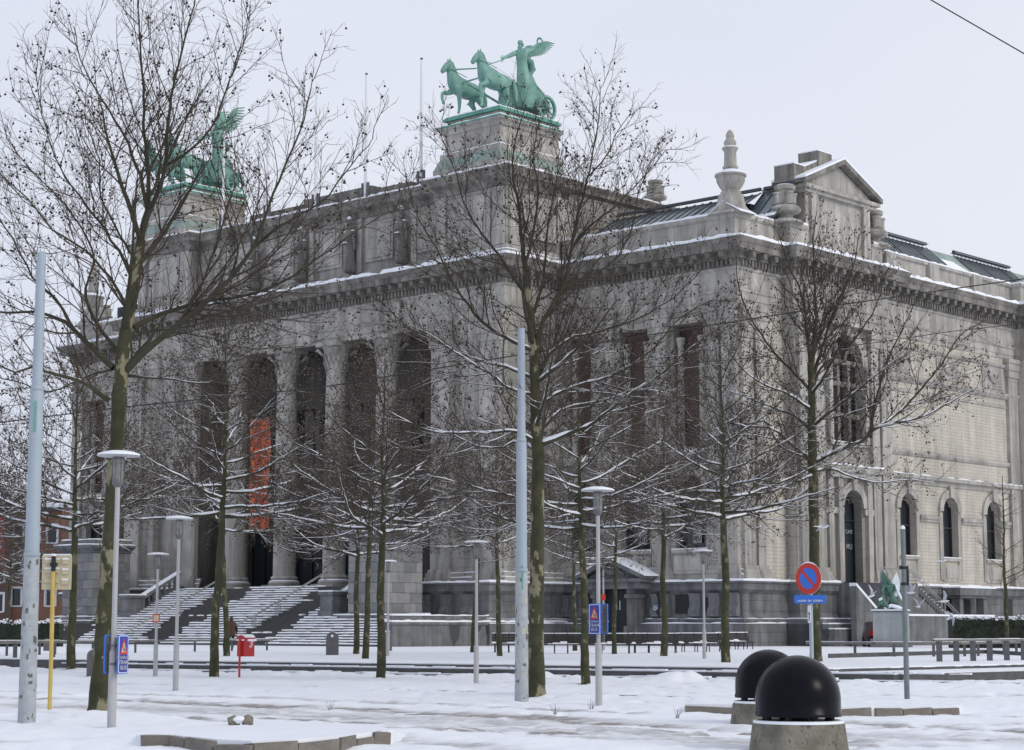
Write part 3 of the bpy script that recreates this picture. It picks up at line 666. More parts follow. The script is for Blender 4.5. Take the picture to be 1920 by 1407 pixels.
def finial(x, y, z, s1=1.0):
    b = MB()
    b.prism([(-1.4,0),(1.4,0),(0,.95)], -1.0, 1.0, 'y'); b.prism([(-1.4,.003),(1.4,.003),(0,.953)], -1.001, 1.001, 'x')
    b.lathe([(1.02,.3),(1.02,.9),(.95,1.2),(.88,1.65),(.72,1.75),(.72,1.9),(.6,2.0),(.85,2.4),(1.0,2.75),(1.02,3.1),(1.12,3.15),(1.12,3.3),(.8,3.45),(.55,3.6),(.5,3.75),(.58,3.9),(.46,4.05),(.42,5.1),(.5,5.3),(.58,5.4),(.56,5.5),(.35,5.55),(.42,5.75),(.45,5.95),(.3,6.2),(.26,6.35),(.3,6.4),(.3,6.5),(.2,6.8),(.08,6.95)], 18)
    o = obj('finial', b, STONE_P, museum, (x, y, z), smooth=True); o.scale = (s1*1.13, s1*1.13, s1)
    s_ = MB(); s_.lathe([(1.1,3.3),(1.05,3.4),(.7,3.55),(.55,3.68)], 18, cap=False); s_.lathe([(.57,5.5),(.5,5.58),(.35,5.6)], 14, cap=False); s_.lathe([(.56,3.9),(.5,3.98),(.45,4.0)], 14, cap=False)
    s_.prism([(-1.45,.02),(0,1.0),(0,1.08),(-1.45,.1)], -.98, .98, 'y'); s_.prism([(1.45,.02),(0,1.0),(0,1.08),(1.45,.1)], -.98, .98, 'y'); obj('snow', s_, SNOW, o)
    return o
finial(-1.0, .9, 28.1, .82); finial(XL+1.0, .9, 28.1, .82); brazier(XL+.9, 5, 28.2, .8); brazier(-15.9, 12.0, 32.6, .75); brazier(-69, 1.0, 28.2, .6)
# roofs behind the parapets: glazed over the wing, ribbed glass over the side range
def glass_roof(x0, x1, y0, y1, z0, z1, nx_, ax='y'):
    """slope rising from (y0,z0) to (y1,z1) with glazing bars; ax='x' swaps the axes"""
    m = (lambda u, v, z: (u, v, z)) if ax == 'y' else (lambda u, v, z: (v, u, z))
    b = MB(); b.q(m(x0,y0,z0), m(x1,y0,z0), m(x1,y1,z1), m(x0,y1,z1)); o = obj('roof', b, GLASS_R, museum)
    g = MB()
    for k in range(nx_+1):
        u = x0+(x1-x0)*k/nx_; w = .09 if k % 6 == 0 else .03
        g.v += [m(u-w,y0,z0+.02), m(u+w,y0,z0+.02), m(u+w,y1,z1+.02), m(u-w,y1,z1+.02), m(u-w,y0,z0+.07), m(u+w,y0,z0+.07), m(u+w,y1,z1+.07), m(u-w,y1,z1+.07)]
        n = len(g.v)-8
        for f in ((4,5,6,7),(0,1,5,4),(1,2,6,5),(2,3,7,6),(3,0,4,7)): g.f.append(tuple(n+i for i in f))
    obj('glazing_bar', g, SLATE, o, kind='stuff')
    s_ = MB(); s_.q(m(x0,y1-.3,z1+.2), m(x1,y1-.3,z1+.2), m(x1,y1+.3,z1+.25), m(x0,y1+.3,z1+.25)); s_.q(m(x0,y0,z0+.16), m(x1,y0,z0+.16), m(x1,y0+(y1-y0)*.1,z0+.17+(z1-z0)*.1), m(x0,y0+(y1-y0)*.1,z0+.17+(z1-z0)*.1)); obj('snow', s_, SNOW, o)
    r = MB(); r.tube([m(x0,y1,z1+.3), m(x1,y1,z1+.3)], .13, 6); obj('ridge', r, SLATE, o)
    return o
glass_roof(-14.6, -2.2, 1.4, 6.0, 27.9, 30.6, 18)
glass_roof(-2.2, .3, 3.9, 6.4, 28.3, 30.7, 3)
glass_roof(16.2, 29.5, -.9, -3.4, 28.15, 30.45, 22, 'x'); glass_roof(33.6, 42.6, -.9, -3.4, 28.15, 30.45, 15, 'x'); glass_roof(46.8, 60.0, -.9, -3.4, 28.15, 30.45, 20, 'x')
b = MB()
for y in (29.5, 42.6): b.q((-.92,y,28.15),(-.92,y+4.2,28.15),(-3.4,y+4.2,30.4),(-3.4,y,30.4))
obj('copper_slope', b, COPPER_L, museum)
b = MB()
for y in (29.5, 42.6): b.q((-.88,y+.1,28.2),(-.88,y+4.0,28.2),(-2.4,y+2.2,29.55),(-2.4,y+.3,29.55))
obj('snow', b, SNOW, museum)
b = MB(); b.box(-14.9,-3.5,6.5,60,28,30.2); b.box(-70,-55,3,44,28,30.0); obj('roof_core', b, SLATE, museum)
# --- central block and attic
AX0, AX1, AY = PL+.35, PR_-.35, PY+.55
NL, NR = -49.25, -21.9
b = MB()
b.box(AX0, AX1, AY+1.0, 46, 26.3, 32.2)
b.box(NL-6.6, NL, AY, AY+6.3, 26.3, 32.2); b.box(NR, AX1, AY, AY+6.3, 26.3, 32.2); obj('attic', b, STONE, museum)
ap = [(AX0,46),(AX0,AY+6.3),(AX0,AY),(NL,AY),(NL,AY+1.0),(NR,AY+1.0),(NR,AY),(AX1,AY),(AX1,AY+6.3),(AX1-.35,AY+6.3),(AX1-.35,46)]
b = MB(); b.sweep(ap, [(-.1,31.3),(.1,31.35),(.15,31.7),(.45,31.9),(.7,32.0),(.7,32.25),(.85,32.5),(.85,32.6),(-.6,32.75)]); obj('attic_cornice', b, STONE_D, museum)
b = MB(); b.sweep(ap, [(-.1,26.3),(.35,26.3),(.35,26.9),(.2,27.0),(.2,27.25),(.1,27.3),(-.1,27.35)]); obj('attic_base', b, STONE_P, museum)
snow_ledge(ap, -.4, .84, 32.61, .10, seed=4, sag=.1, gap=.08); snow_ledge(ap, 0, .35, 26.92, .06, seed=5, gap=.25)
b = MB()
for x in (-44.4,-39.4,-34.0,-28.6,-23.4):   # recessed panels of the attic
    b.box(x-1.45,x+1.45,AY+.9,AY+1.02,28.0,30.9); b.box(x-1.2,x+1.2,AY+.84,AY+.92,28.25,30.65)
b.box(NR+1.2,AX1-1.4,AY-.1,AY+.02,28,31); b.box(NR+1.6,AX1-1.8,AY-.16,AY-.08,28.3,30.7); b.box(NL-5.2,NL-1.4,AY-.1,AY+.02,28,31)
b.box(AX1-.02,AX1+.1,AY+1.4,AY+5.0,28,31)
obj('attic_panel', b, STONE_P, museum)
b = MB()
for x in (NR+.1, AX1-1.1, NL-1.1, NL-6.5): b.box(x,x+1.0,AY-.2,AY+.02,27.3,31.3)
for x in (-47.2,-45.9,-37.0,-36.1,-31.8,-30.9,-26.6,-25.2,-22.8): b.box(x,x+.5,AY+.8,AY+1.02,27.3,31.3)
b.box(AX1-.02,AX1+.2,AY+.2,AY+1.2,27.3,31.3); b.box(AX1-.02,AX1+.2,AY+5.1,AY+6.1,27.3,31.3)
for y in (6,12,18,24,30): b.box(AX1-.37,AX1-.15,y,y+1.0,27.3,31.3)
obj('attic_pilaster', b, STONE_P, museum)
def carya(x):
    v = [(0,0,0),(0,0,1.0),(0,0,1.9),(0,-.05,2.6),(0,-.05,3.1),(0,-.08,3.45),(0,-.1,3.75),(-.4,-.05,3.0),(-.55,-.15,2.4),(-.2,-.35,2.2),(.4,-.05,3.0),(.55,-.1,2.4),(.6,-.1,1.7),(0,-.1,4.0)]
    e = [(0,1),(1,2),(2,3),(3,4),(4,5),(5,6),(4,7),(7,8),(8,9),(4,10),(10,11),(11,12),(6,13)]
    r = [.55,.45,.36,.34,.4,.15,.26,.18,.13,.1,.18,.13,.1,.15]
    o = skin('attic_statue', v, e, r, STONE_D, museum, 1); o.location = (x, AY+.45, 27.2)
    s_ = MB(); s_.lathe([(.2,4.1),(.16,4.25),(.02,4.32)], 8, (0,-.1,0)); s_.lathe([(.2,3.16),(.1,3.26)], 8, (-.38,-.08,0)); s_.lathe([(.2,3.16),(.1,3.26)], 8, (.38,-.08,0)); s_.box(-.25,.15,-.5,-.2,2.3,2.36); obj('snow', s_, SNOW, o)
    return o
for x in (-42.0,-36.6,-31.2,-25.8): carya(x)
b = MB(); b.box(-44.5,-26.5,AY+2.0,AY+4,32.6,33.7); b.box(-38,-30.5,AY+1.9,AY+4,32.6,34.0); b.box(-26.5,-24.0,AY+2.0,AY+4,32.6,33.3); obj('attic_upstand', b, STONE_D, museum)
# quadriga pedestals (part of the building)
def qped(x0, x1, side_in):
    y0, y1 = -5.0, 1.15
    b = MB(); b.box(x0-.6,x1+.6,y0-.6,y1+.5,32.6,33.2); b.box(x0,x1,y0,y1,34.0,36.1); b.box(x0-.25,x1+.25,y0-.25,y1+.25,34.0,34.35); p = obj('quadriga_base', b, STONE_P, museum)
    b = MB(); pa = [(x0,y1),(x0,y0),(x1,y0),(x1,y1),(x0,y1)]
    b.sweep(pa[:4], [(.62,33.2),(.55,33.3),(.28,33.98),(-.1,34.0)]); obj('copper_apron', b, COPPER_L, p)
    b = MB(); b.sweep([(x0,y1+.0),(x0,y0),(x1,y0),(x1,y1)], [(0,35.7),(.12,35.75),(.2,36.0),(.42,36.1),(.42,36.3),(-.1,36.42)]); b.box(x0+.1,x1-.1,y0+.1,y1,36.35,36.75); obj('cap_moulding', b, STONE_P, p)
    b = MB(); b.sweep([(x0,y1),(x0,y0),(x1,y0),(x1,y1)], [(.46,36.22),(.46,36.32),(.05,36.5),(-.3,36.52)]); b.box(x0-.12,x1+.12,y0-.12,y1+.1,36.76,36.95); b.box(x0-.0,x1+.0,y0-.0,y1+.05,36.95,37.05); obj('copper_cap', b, COPPER, p)
    snow_ledge([(x0,y1),(x0,y0),(x1,y0),(x1,y1)], .2, .46, 36.33, .05, p, gap=.3, seed=8); snow_ledge([(x0,y1),(x0,y0),(x1,y0),(x1,y1)], -.8, .0, 37.05, .06, p, seed=9)
    snow_ledge([(x0,y1),(x0,y0),(x1,y0),(x1,y1)], .0, .26, 34.36, .05, p, seed=11)
qped(-21.2, -16.0, True); qped(-55.5, -50.3, False)
# --- rusticated base of the building
bp_ = [(XL,45),(XL,0),(PL,0),(PL,-7.5),(-46,-7.5)]
base_path = [(-22.5,-7.5),(PR_+.3,-7.5),(PR_+.3,0),(0,0),(0,5),(.9,5),(.9,9.0)]
prof_base = [(.9,.3),(.9,1.85),(.6,1.95),(.6,2.15),(.45,2.25),(.3,2.5),(.3,3.7),(.4,3.8),(.55,3.95),(.55,4.35),(.65,4.4),(.65,4.5),(0,4.55)]
b = MB(); b.sweep(base_path, prof_base); b.sweep([(.9,13.2),(.9,16.6),(0,16.6),(0,60)], prof_base); b.sweep(bp_, prof_base); obj('rusticated_base', b, BLUE_S, museum)
for pth, sd in ((base_path, 20), ([(.9,13.2),(.9,16.6),(0,16.6),(0,60)], 21), (bp_, 22)):
    snow_ledge(pth, .0, .66, 4.53, .09, seed=sd); snow_ledge(pth, .58, .9, 1.88, .05, seed=sd+3, gap=.25); snow_ledge(pth, .5, .6, 2.17, .04, seed=sd+5, gap=.5)
# upper plinth ledges above the base (stacked, snowy)
def plinth2(pth, sd):
    b = MB(); b.sweep(pth, [(.35,4.5),(.35,4.9),(.22,4.95),(.22,5.2),(0,5.3)]); obj('upper_plinth', b, STONE_P, museum); snow_ledge(pth, .2, .35, 4.91, .05, seed=sd, gap=.1); snow_ledge(pth, .0, .22, 5.24, .05, seed=sd+1, gap=.2)
plinth2([(-22,PY),(PR_,PY),(PR_,0)], 31); plinth2([(-2.3,0),(0,0),(0,2.4)], 33); plinth2([(PL,PY),(OL+.6,PY)], 35)
# console piers and dark basement recesses on the base
con = MB(); con.prism([(0,.0),(.42,.05),(.5,.35),(.3,.75),(.34,1.25),(.48,1.5),(0,1.5)], -.42, .42, 'x')
k0 = obj('console_pier', con, BLUE_P, museum); first = True
for x in [-14.2,-12.4,-6.3,-5.75,-3.2,-1.7,-.3,-16,-18,-20,-57,-60,-63,-66,-69,-71]:
    o = k0 if first else k0.copy(); 
    if not first: C.objects.link(o)
    first = False; o.location = (x, -.28 if (x > PR_ or x < PL) else -7.78, 2.28); o.scale = (1,-1,1)
for y, xx in [(.8,0),(2.6,0),(5.6,.9),(7.6,.9),(14.2,.9),(15.8,.9)]+[(17.6+2.35*k, 0) for k in range(16)]:
    o = k0.copy(); C.objects.link(o); o.location = (xx+.28, y, 2.28); o.rotation_euler = (0,0,-PI/2)
def dark_opening(x0, x1, z0, z1, y=None, xs=None):
    b = MB()
    if y is not None: b.box(x0, x1, y-.34, y-.2, z0, z1)
    else: b.box(xs+.2, xs+.34, x0, x1, z0, z1)
    return obj('basement_window', b, DARK, museum)
dark_opening(-4.95,-3.8,2.5,3.7,0); dark_opening(-11.9,-10.9,2.4,3.75,0); dark_opening(-2.9,-2.3,2.6,3.5,0)
for y in (18.9, 21.2, 33.0): dark_opening(y, y+1.3, 2.5, 3.7, None, 0)
# basement door with pediment
b = MB(); b.box(-10.9,-10.25,-1.5,-.2,.4,4.1); b.box(-8.0,-7.35,-1.5,-.2,.4,4.1)
b.box(-11.0,-10.15,-1.62,-.2,3.5,3.75); b.box(-8.1,-7.25,-1.62,-.2,3.5,3.75); b.box(-11.0,-10.1,-1.65,-.2,.4,1.7); b.box(-8.15,-7.25,-1.65,-.2,.4,1.7); b.box(-11.6,-6.7,-1.7,-.2,4.1,4.55); b.box(-11.9,-6.4,-1.95,-.2,4.55,4.75)
po = obj('basement_porch', b, BLUE_P, museum)
b = MB(); b.prism([(-11.6,4.75),(-6.7,4.75),(-9.15,5.75)], -1.5, -.1, 'y'); b.prism([(-12.0,4.72),(-9.15,5.85),(-9.15,6.1),(-12.2,4.9)], -2.0, 0, 'y'); b.prism([(-6.3,4.72),(-9.15,5.85),(-9.15,6.1),(-6.1,4.9)], -2.0, 0, 'y')
b.tube([(-10.2,-1.55,5.0),(-9.7,-1.6,5.3),(-9.15,-1.62,5.15),(-8.6,-1.6,5.3),(-8.1,-1.55,5.0)], [.1,.18,.22,.18,.1], 6); obj('pediment', b, BLUE_P, po)
b = MB(); b.prism([(-12.2,4.91),(-9.15,6.11),(-9.15,6.19),(-12.2,4.99)], -2.02, 0, 'y'); b.prism([(-6.1,4.91),(-9.15,6.11),(-9.15,6.19),(-6.1,4.99)], -2.02, 0, 'y'); obj('snow', b, SNOW, po)
b = MB(); b.box(-10.25,-9.13,-.95,-.85,.42,4.05); b.box(-9.11,-8.0,-.95,-.85,.42,4.05); 
for x in (-9.75,-8.6): b.box(x-.35,x+.35,-1.0,-.94,2.2,3.6); b.box(x-.35,x+.35,-1.0,-.94,.7,1.8)
dr = obj('basement_door', b, DOOR, museum)
b = MB(); b.box(-9.32,-9.2,-1.01,-.99,2.75,3.35); b.box(-9.03,-8.93,-1.01,-.99,2.75,3.35); obj('door_light', b, GULLG, dr)
b = MB(); b.box(-6.5,-6.05,-.72,-.66,2.35,3.1); pq = obj('blue_plaque', b, mat('plaque_blue', (.13,.18,.24), .5), museum)
b = MB(); b.lathe([(.13,0),(.13,.02),(.09,.02),(.09,0)], 14, cap=False); me = obj('clock_emblem', b, WHITE, pq, (-6.27,-.73,2.85)); me.rotation_euler = (PI/2,0,0)
text('lettering', 'museum', .12, WHITE, pq, Matrix.Translation((-6.27,-.735,2.5)) @ Matrix.Rotation(PI/2, 4, 'X'))
# --- banner between the columns
bn = thing('banner', 'tall orange cloth banner hanging between the second and third visible columns', 'banner', L2W(-40.15, -5.35, 8.9), ROT)
b = MB(); n = 14
for k in range(n+1):
    z = 8.3*k/n; 
    for j in range(5): b.v.append((-1.15+2.3*j/4, .05*math.sin(k*.9+j*1.3), z))
for k in range(n):
    for j in range(4): b.f.append((k*5+j, k*5+j+1, (k+1)*5+j+1, (k+1)*5+j))
obj('cloth', b, ORANGE, bn, smooth=True)
text('lettering', 'MODERNE KUNST', 1.0, ORANGE_D, bn, Matrix.Translation((0.0,-.09,4.0)) @ Matrix.Rotation(PI/2, 4, 'X') @ Matrix.Rotation(PI/2, 4, 'Z'))
b = MB(); b.tube([(-1.3,0,8.32),(1.3,0,8.32)], .05, 6); b.tube([(-1.3,0,-.02),(1.3,0,-.02)], .05, 6); obj('banner_rod', b, LAMP_D, bn)
# ------------------------------------------------------------------ monumental stairs
st = thing('monumental_staircase', 'broad grey stone staircase striped with snow, rising to the columns', 'staircase', (ORG.x, ORG.y, 0), ROT)
def flight(x0, x1, y0, z0, n, rise, tread, name='step'):
    b = MB(); b.box(x0, x1, 0, tread, -rise*1.5, rise); b0 = obj(name, b, STEP, st)
    for k in range(n):
        o = b0 if k == 0 else b0.copy()
        if k: C.objects.link(o)
        o.location = (0, y0+k*tread, z0+k*rise)
    return
n1 = 12; r1 = 2.0/n1; t1 = .34; y1 = -17.2
flight(-53.2, -14.5, y1, GZ, n1, r1, t1)
n2 = 12; y2 = -12.9; flight(-45.0, -24.2, y2, GZ+2.0, n2, 2.0/n2, .34)
b = MB(); b.box(-53.2,-14.5,y1+n1*t1,-8.0,.3,GZ+2.0-.002); obj('landing', b, STEP, st)
# snow on the treads, worn away in bands beside the handrails
rails_x = (-40.3, -29.7, -19.5)
sn = MB(); sn2 = MB(); R_ = random.Random(11)
def tread_snow(x0, x1, ya, yb, z):
    x = x0
    clear = [(c-.1+R_.uniform(-.35,.35), c+3.6+R_.uniform(-.5,.5)) for c in (-50.5, -39.6, -29.0)]
    while x < x1:
        w = R_.uniform(.3, .9); xc = x+w/2; cl = any(a < xc < c for a, c in clear)
        if not cl or R_.random() < .05:
            h = R_.uniform(.045, .09); e = R_.uniform(-.02, .03); xe = min(x+w, x1)
            sn.q((x,yb,z),(xe,yb,z),(xe,yb,z+h),(x,yb,z+h))
            k = len(sn.v); sn.v += [(x,ya-e,z+.0),(xe,ya-e,z+.0),(xe,ya+.05-e,z+h),(x,ya+.05-e,z+h),(xe,yb+.02,z+h+.02),(x,yb+.02,z+h+.02)]
            sn.f += [(k,k+1,k+2,k+3),(k+3,k+2,k+4,k+5)]
            sn.q((x,ya,z),(x,yb,z),(x,yb,z+h),(x,ya+.05,z+h)); sn.q((xe,ya,z),(xe,yb,z),(xe,yb,z+h),(xe,ya+.05,z+h))
        x += w
for k in range(n1): tread_snow(-53.2, -14.5, y1+k*t1+.01, y1+(k+1)*t1+.01, GZ+(k+1)*r1)
for k in range(n2): tread_snow(-45.0, -24.2, y2+k*.34+.01, y2+(k+1)*.34+.01, GZ+2.0+(k+1)*(2.0/n2))
tread_snow(-53.2, -14.5, y1+n1*t1, -12.95, GZ+2.0)
obj('snow', sn, SNOW, st, kind='stuff')
def handrail(x, ya, za, yb, zb):
    b = MB(); h = .95
    for dx in (0, .22):
        b.tube([(x+dx,ya,za),(x+dx,ya,za+h-.1),(x+dx,ya+.15,za+h),(x+dx,yb-.1,zb+h),(x+dx,yb,zb+h-.1),(x+dx,yb,zb)], .035, 6)
    return obj('handrail', b, STEEL, st)
zf = lambda y: GZ+max(0, min(n1, (y-y1)/t1))*r1 if y < y2 else GZ+2+max(0, min(n2, (y-y2)/.34))*(2/n2)
for x in (-50.8,-39.9,-29.2):
    handrail(x, y1-.2, GZ, y1+n1*t1*.52, zf(y1+n1*t1*.52)); handrail(x, y1+n1*t1*.56, zf(y1+n1*t1*.56), y1+n1*t1+.3, GZ+2)
for x in (-39.9,-29.2,-24.6): handrail(x, y2-.1, GZ+2, y2+n2*.34+.2, GZ+4)
# balustrades flanking the upper flight
bal = MB(); bal.lathe([(.09,0),(.07,.08),(.13,.3),(.07,.6),(.09,.7)], 8)
for sgn, x in ((1,-23.7),(-1,-45.5)):
    b = MB(); b.box(x-.6,x+.6,-13.4,-12.1,2.2,3.75); b.box(x-.72,x+.72,-13.5,-12.0,3.75,3.95); b.box(x-.7,x+.7,-13.5,-12.0,2.2,2.7); pr = obj('stair_pier', b, BLUE_P, st)
    b = MB(); b.box(x-.7,x+.7,-13.48,-12.02,3.952,4.04); obj('snow', b, SNOW, pr)
    b = MB(); b.prism([(-12.1,3.6),(-8.6,5.5),(-8.6,5.7),(-12.1,3.85)], x-.28, x+.28, 'x'); b.prism([(-12.1,2.3),(-8.6,2.3),(-8.6,4.8),(-12.1,2.8)], x-.25, x+.25, 'x'); obj('balustrade_rail', b, BLUE_P, st)
    b = MB(); b.prism([(-12.1,3.86),(-8.6,5.71),(-8.6,5.8),(-12.1,3.94)], x-.27, x+.27, 'x'); obj('snow', b, SNOW, pr)
    bo = None
    for k in range(7):
        if bo is None: bo = obj('baluster', bal, BLUE_P, st)
        o = bo if k == 0 and sgn == 1 else bo.copy()
        if not (k == 0 and sgn == 1) : 
            if o.name not in C.objects: C.objects.link(o)
        o.location = (x, -11.8+k*.48, 2.98+k*.275)
# big masonry pedestals beside the stairs
def stair_pedestal(x0, x1, y0, y1_, label):
    t = thing('stair_pedestal', label, 'pedestal', (ORG.x, ORG.y, 0), ROT, None)
    r = random.Random(int(x0*7)); z0, z1 = 2.5, 7.15; nc = 7; ch = (z1-z0)/nc
    b = MB(); b.box(x0+.08,x1-.08,y0+.08,y1_-.08,z0-.1,z1); obj('core', b, BLOCKS[1], t)
    g = .012; meshes = {}
    for c in range(nc):
        za, zb = z0+c*ch+g, z0+(c+1)*ch-g
        for face in ('f', 's'):
            L_ = (x1-x0) if face == 'f' else (y1_-y0); cuts = [0, L_*.34, L_*.68, L_] if c % 2 else [0, L_*.2, L_*.52, L_*.83, L_]
            for a, c2 in zip(cuts[:-1], cuts[1:]):
                p = r.uniform(0, .018); bb = MB()
                if face == 'f': bb.rough_box(x0+a+g, x0+c2-g, y0-p, y0+.2, za, zb, .006, r)
                else: bb.rough_box(x1-.2, x1+p, y0+a+g, y0+c2-g, za, zb, .006, r)
                obj('stone_block', bb, r.choice(BLOCKS), t)
    pa = [(x0,y1_),(x0,y0),(x1,y0),(x1,y1_)]
    b = MB(); b.sweep(pa, [(0,7.15),(.12,7.2),(.12,7.35),(.5,7.5),(.62,7.6),(.62,7.75),(.2,7.85),(.2,8.15),(-1.7,8.2)]); obj('cap', b, BLUE_P, t)
    b = MB(); b.sweep(pa, [(.9,1.85),(.9,2.1),(.5,2.15),(.5,2.4),(.2,2.45),(.0,2.6)]); obj('base_moulding', b, BLUE_P, t)
    snow_ledge(pa, .15, .6, 7.76, .07, t, seed=41); snow_ledge(pa, -1.6, .2, 8.16, .06, t, seed=42); snow_ledge(pa, .5, .9, 2.11, .05, t, seed=43); snow_ledge(pa, .2, .5, 2.42, .05, t, seed=44)
    return t
stair_pedestal(-21.6, -18.2, -13.4, -10.0, 'tall grey stone-block pedestal with snowy cap on the right of the stairs')
stair_pedestal(-53.4, -49.6, -13.4, -10.0, 'tall grey stone-block pedestal with snowy cap left of the stairs, behind the mottled trunk')
# plinth wall closing the stairs on the right
pw = thing('plinth_wall', 'low bluestone terrace wall with snow-topped ledges and dark damp stains beside the stairs', 'wall', (ORG.x, ORG.y, 0), ROT)
b = MB(); pa = [(-14.5,-16.9),(-13.9,-16.9),(-13.9,-.2)]; b.sweep(pa, [(0,.3),(0,1.75),(.12,1.8),(.12,1.95),(-.35,2.0),(-.35,2.3),(-.45,2.35),(-.6,2.4)]); obj('wall_face', b, BLUE_P, pw)
b = MB(); b.box(-24,-14.3,-12.9,-.4,.3,2.42); obj('terrace', b, BLUE_P, pw)
snow_ledge(pa, -.3, .12, 1.97, .08, pw, seed=51); snow_ledge(pa, -.6, -.35, 2.36, .05, pw, seed=52)
b = MB(); b.q((-24,-12.8,2.45),(-14.9,-12.8,2.45),(-14.9,-.5,2.45),(-24,-.5,2.45)); obj('snow', b, SNOW, pw)
STAIN = mat('damp_stain', (.06,.06,.06), .5)
b = MB(); r = random.Random(3)
for y0, w, h in ((-11.9,1.0,1.5),(-9.6,.7,.45),(-8.6,.5,.8),(-6.8,.6,.3)):
    n = 8; pts = [(y0+w*k/n, 1.72-h*(math.sin(PI*k/n)**.6)*r.uniform(.7,1)) for k in range(n+1)]
    b.prism([(y0,1.73)]+pts+[(y0+w,1.73)], -13.9, -13.896, 'x')
obj('damp_stain', b, STAIN, pw)
# side stairs with sloping snowy cheek wall
ss = thing('side_staircase', 'small side staircase with sloping snow-covered wall and steel rails at the right entrance', 'staircase', (ORG.x, ORG.y, 0), ROT)
b = MB(); b.box(.9,5.0,9.0,12.8,.3,4.5); obj('top_landing', b, BLUE_P, ss)
b = MB(); b.prism([(7.9,2.35),(5.0,4.2),(5.0,.3),(8.6,.3),(22.5,.3),(22.5,2.35)], 4.8, 5.2, 'x'); obj('cheek_wall', b, BLUE_P, ss)
b = MB(); b.prism([(5.0,4.21),(7.9,2.36),(22.5,2.36),(22.5,2.48),(8.0,2.5),(5.0,4.4)], 4.72, 5.25, 'x'); obj('snow', b, SNOW, ss)
b = MB(); b.prism([(12.8,4.3),(20.9,.35),(12.8,.35)], 1.0, 4.7, 'x'); obj('stair_core', b, BLUE_P, ss)
b = MB(); b.box(1.2,4.78,0,.34,-.3,.17); s0 = obj('step', b, STEP, ss); 
for k in range(24):
    o = s0 if k == 0 else s0.copy()
    if k: C.objects.link(o)
    o.location = (0, 20.6-k*.34, .42+k*.168)
b = MB()
for k in range(24): b.box(1.3+R_.uniform(0,1.5),4.7,20.62-k*.34,20.9-k*.34,.42+(k+1)*.168,.42+(k+1)*.168+.04)
obj('snow', b, SNOW, ss, kind='stuff')
for x, ya, za, yb, zb in ((4.4,12.4,4.5,16.4,2.6),(4.4,16.9,2.5,20.9,.5),(4.4,9.2,4.5,12.2,4.45)):
    b = MB()
    for dx in (0,.2): b.tube([(x+dx,ya,za),(x+dx,ya,za+.85),(x+dx,ya+.12,za+.95),(x+dx,yb-.1,zb+.95),(x+dx,yb,zb+.85),(x+dx,yb,zb-.4)], .035, 6)
    obj('handrail', b, STEEL, ss)
b = MB()
for k, (o, z) in enumerate(((0,1.5),(.35,1.0),(.7,.5))): b.box(1.6-.2,4.6,3.2-o-1.4,8,.3,1.9-k*.0-o*.3)
b = MB()
for k in range(3): b.box(1.0,3.6+k*.45,3.6,8.4+.01*k,.3,2.15-k*.32)
obj('side_ledge', b, BLUE_P, ss)
b = MB()
for k in range(3): b.box(1.0+(2.6+(k-1)*.45 if k else 0),3.62+k*.45,3.58,8.38,2.152-k*.32,2.23-k*.32)
obj('snow', b, SNOW, ss)
# small stone porch further along the side base
b = MB()
for y in (24.2, 27.6): b.box(1.0,1.6,y,y+.5,.42,3.7); b.lathe([(.3,0),(.24,.3),(.2,2.0),(.3,2.3)], 8, (1.3,y+.25,1.3))
b.box(.4,2.0,23.6,28.7,3.9,4.4); b.box(.4,1.8,23.9,28.4,3.7,3.9); sp_ = obj('area_porch', b, BLUE_P, museum)
b = MB(); b.box(.4,2.05,23.55,28.75,4.4,4.5); obj('snow', b, SNOW, sp_); dark_opening(24.7,27.5,.5,3.6,None,.25)
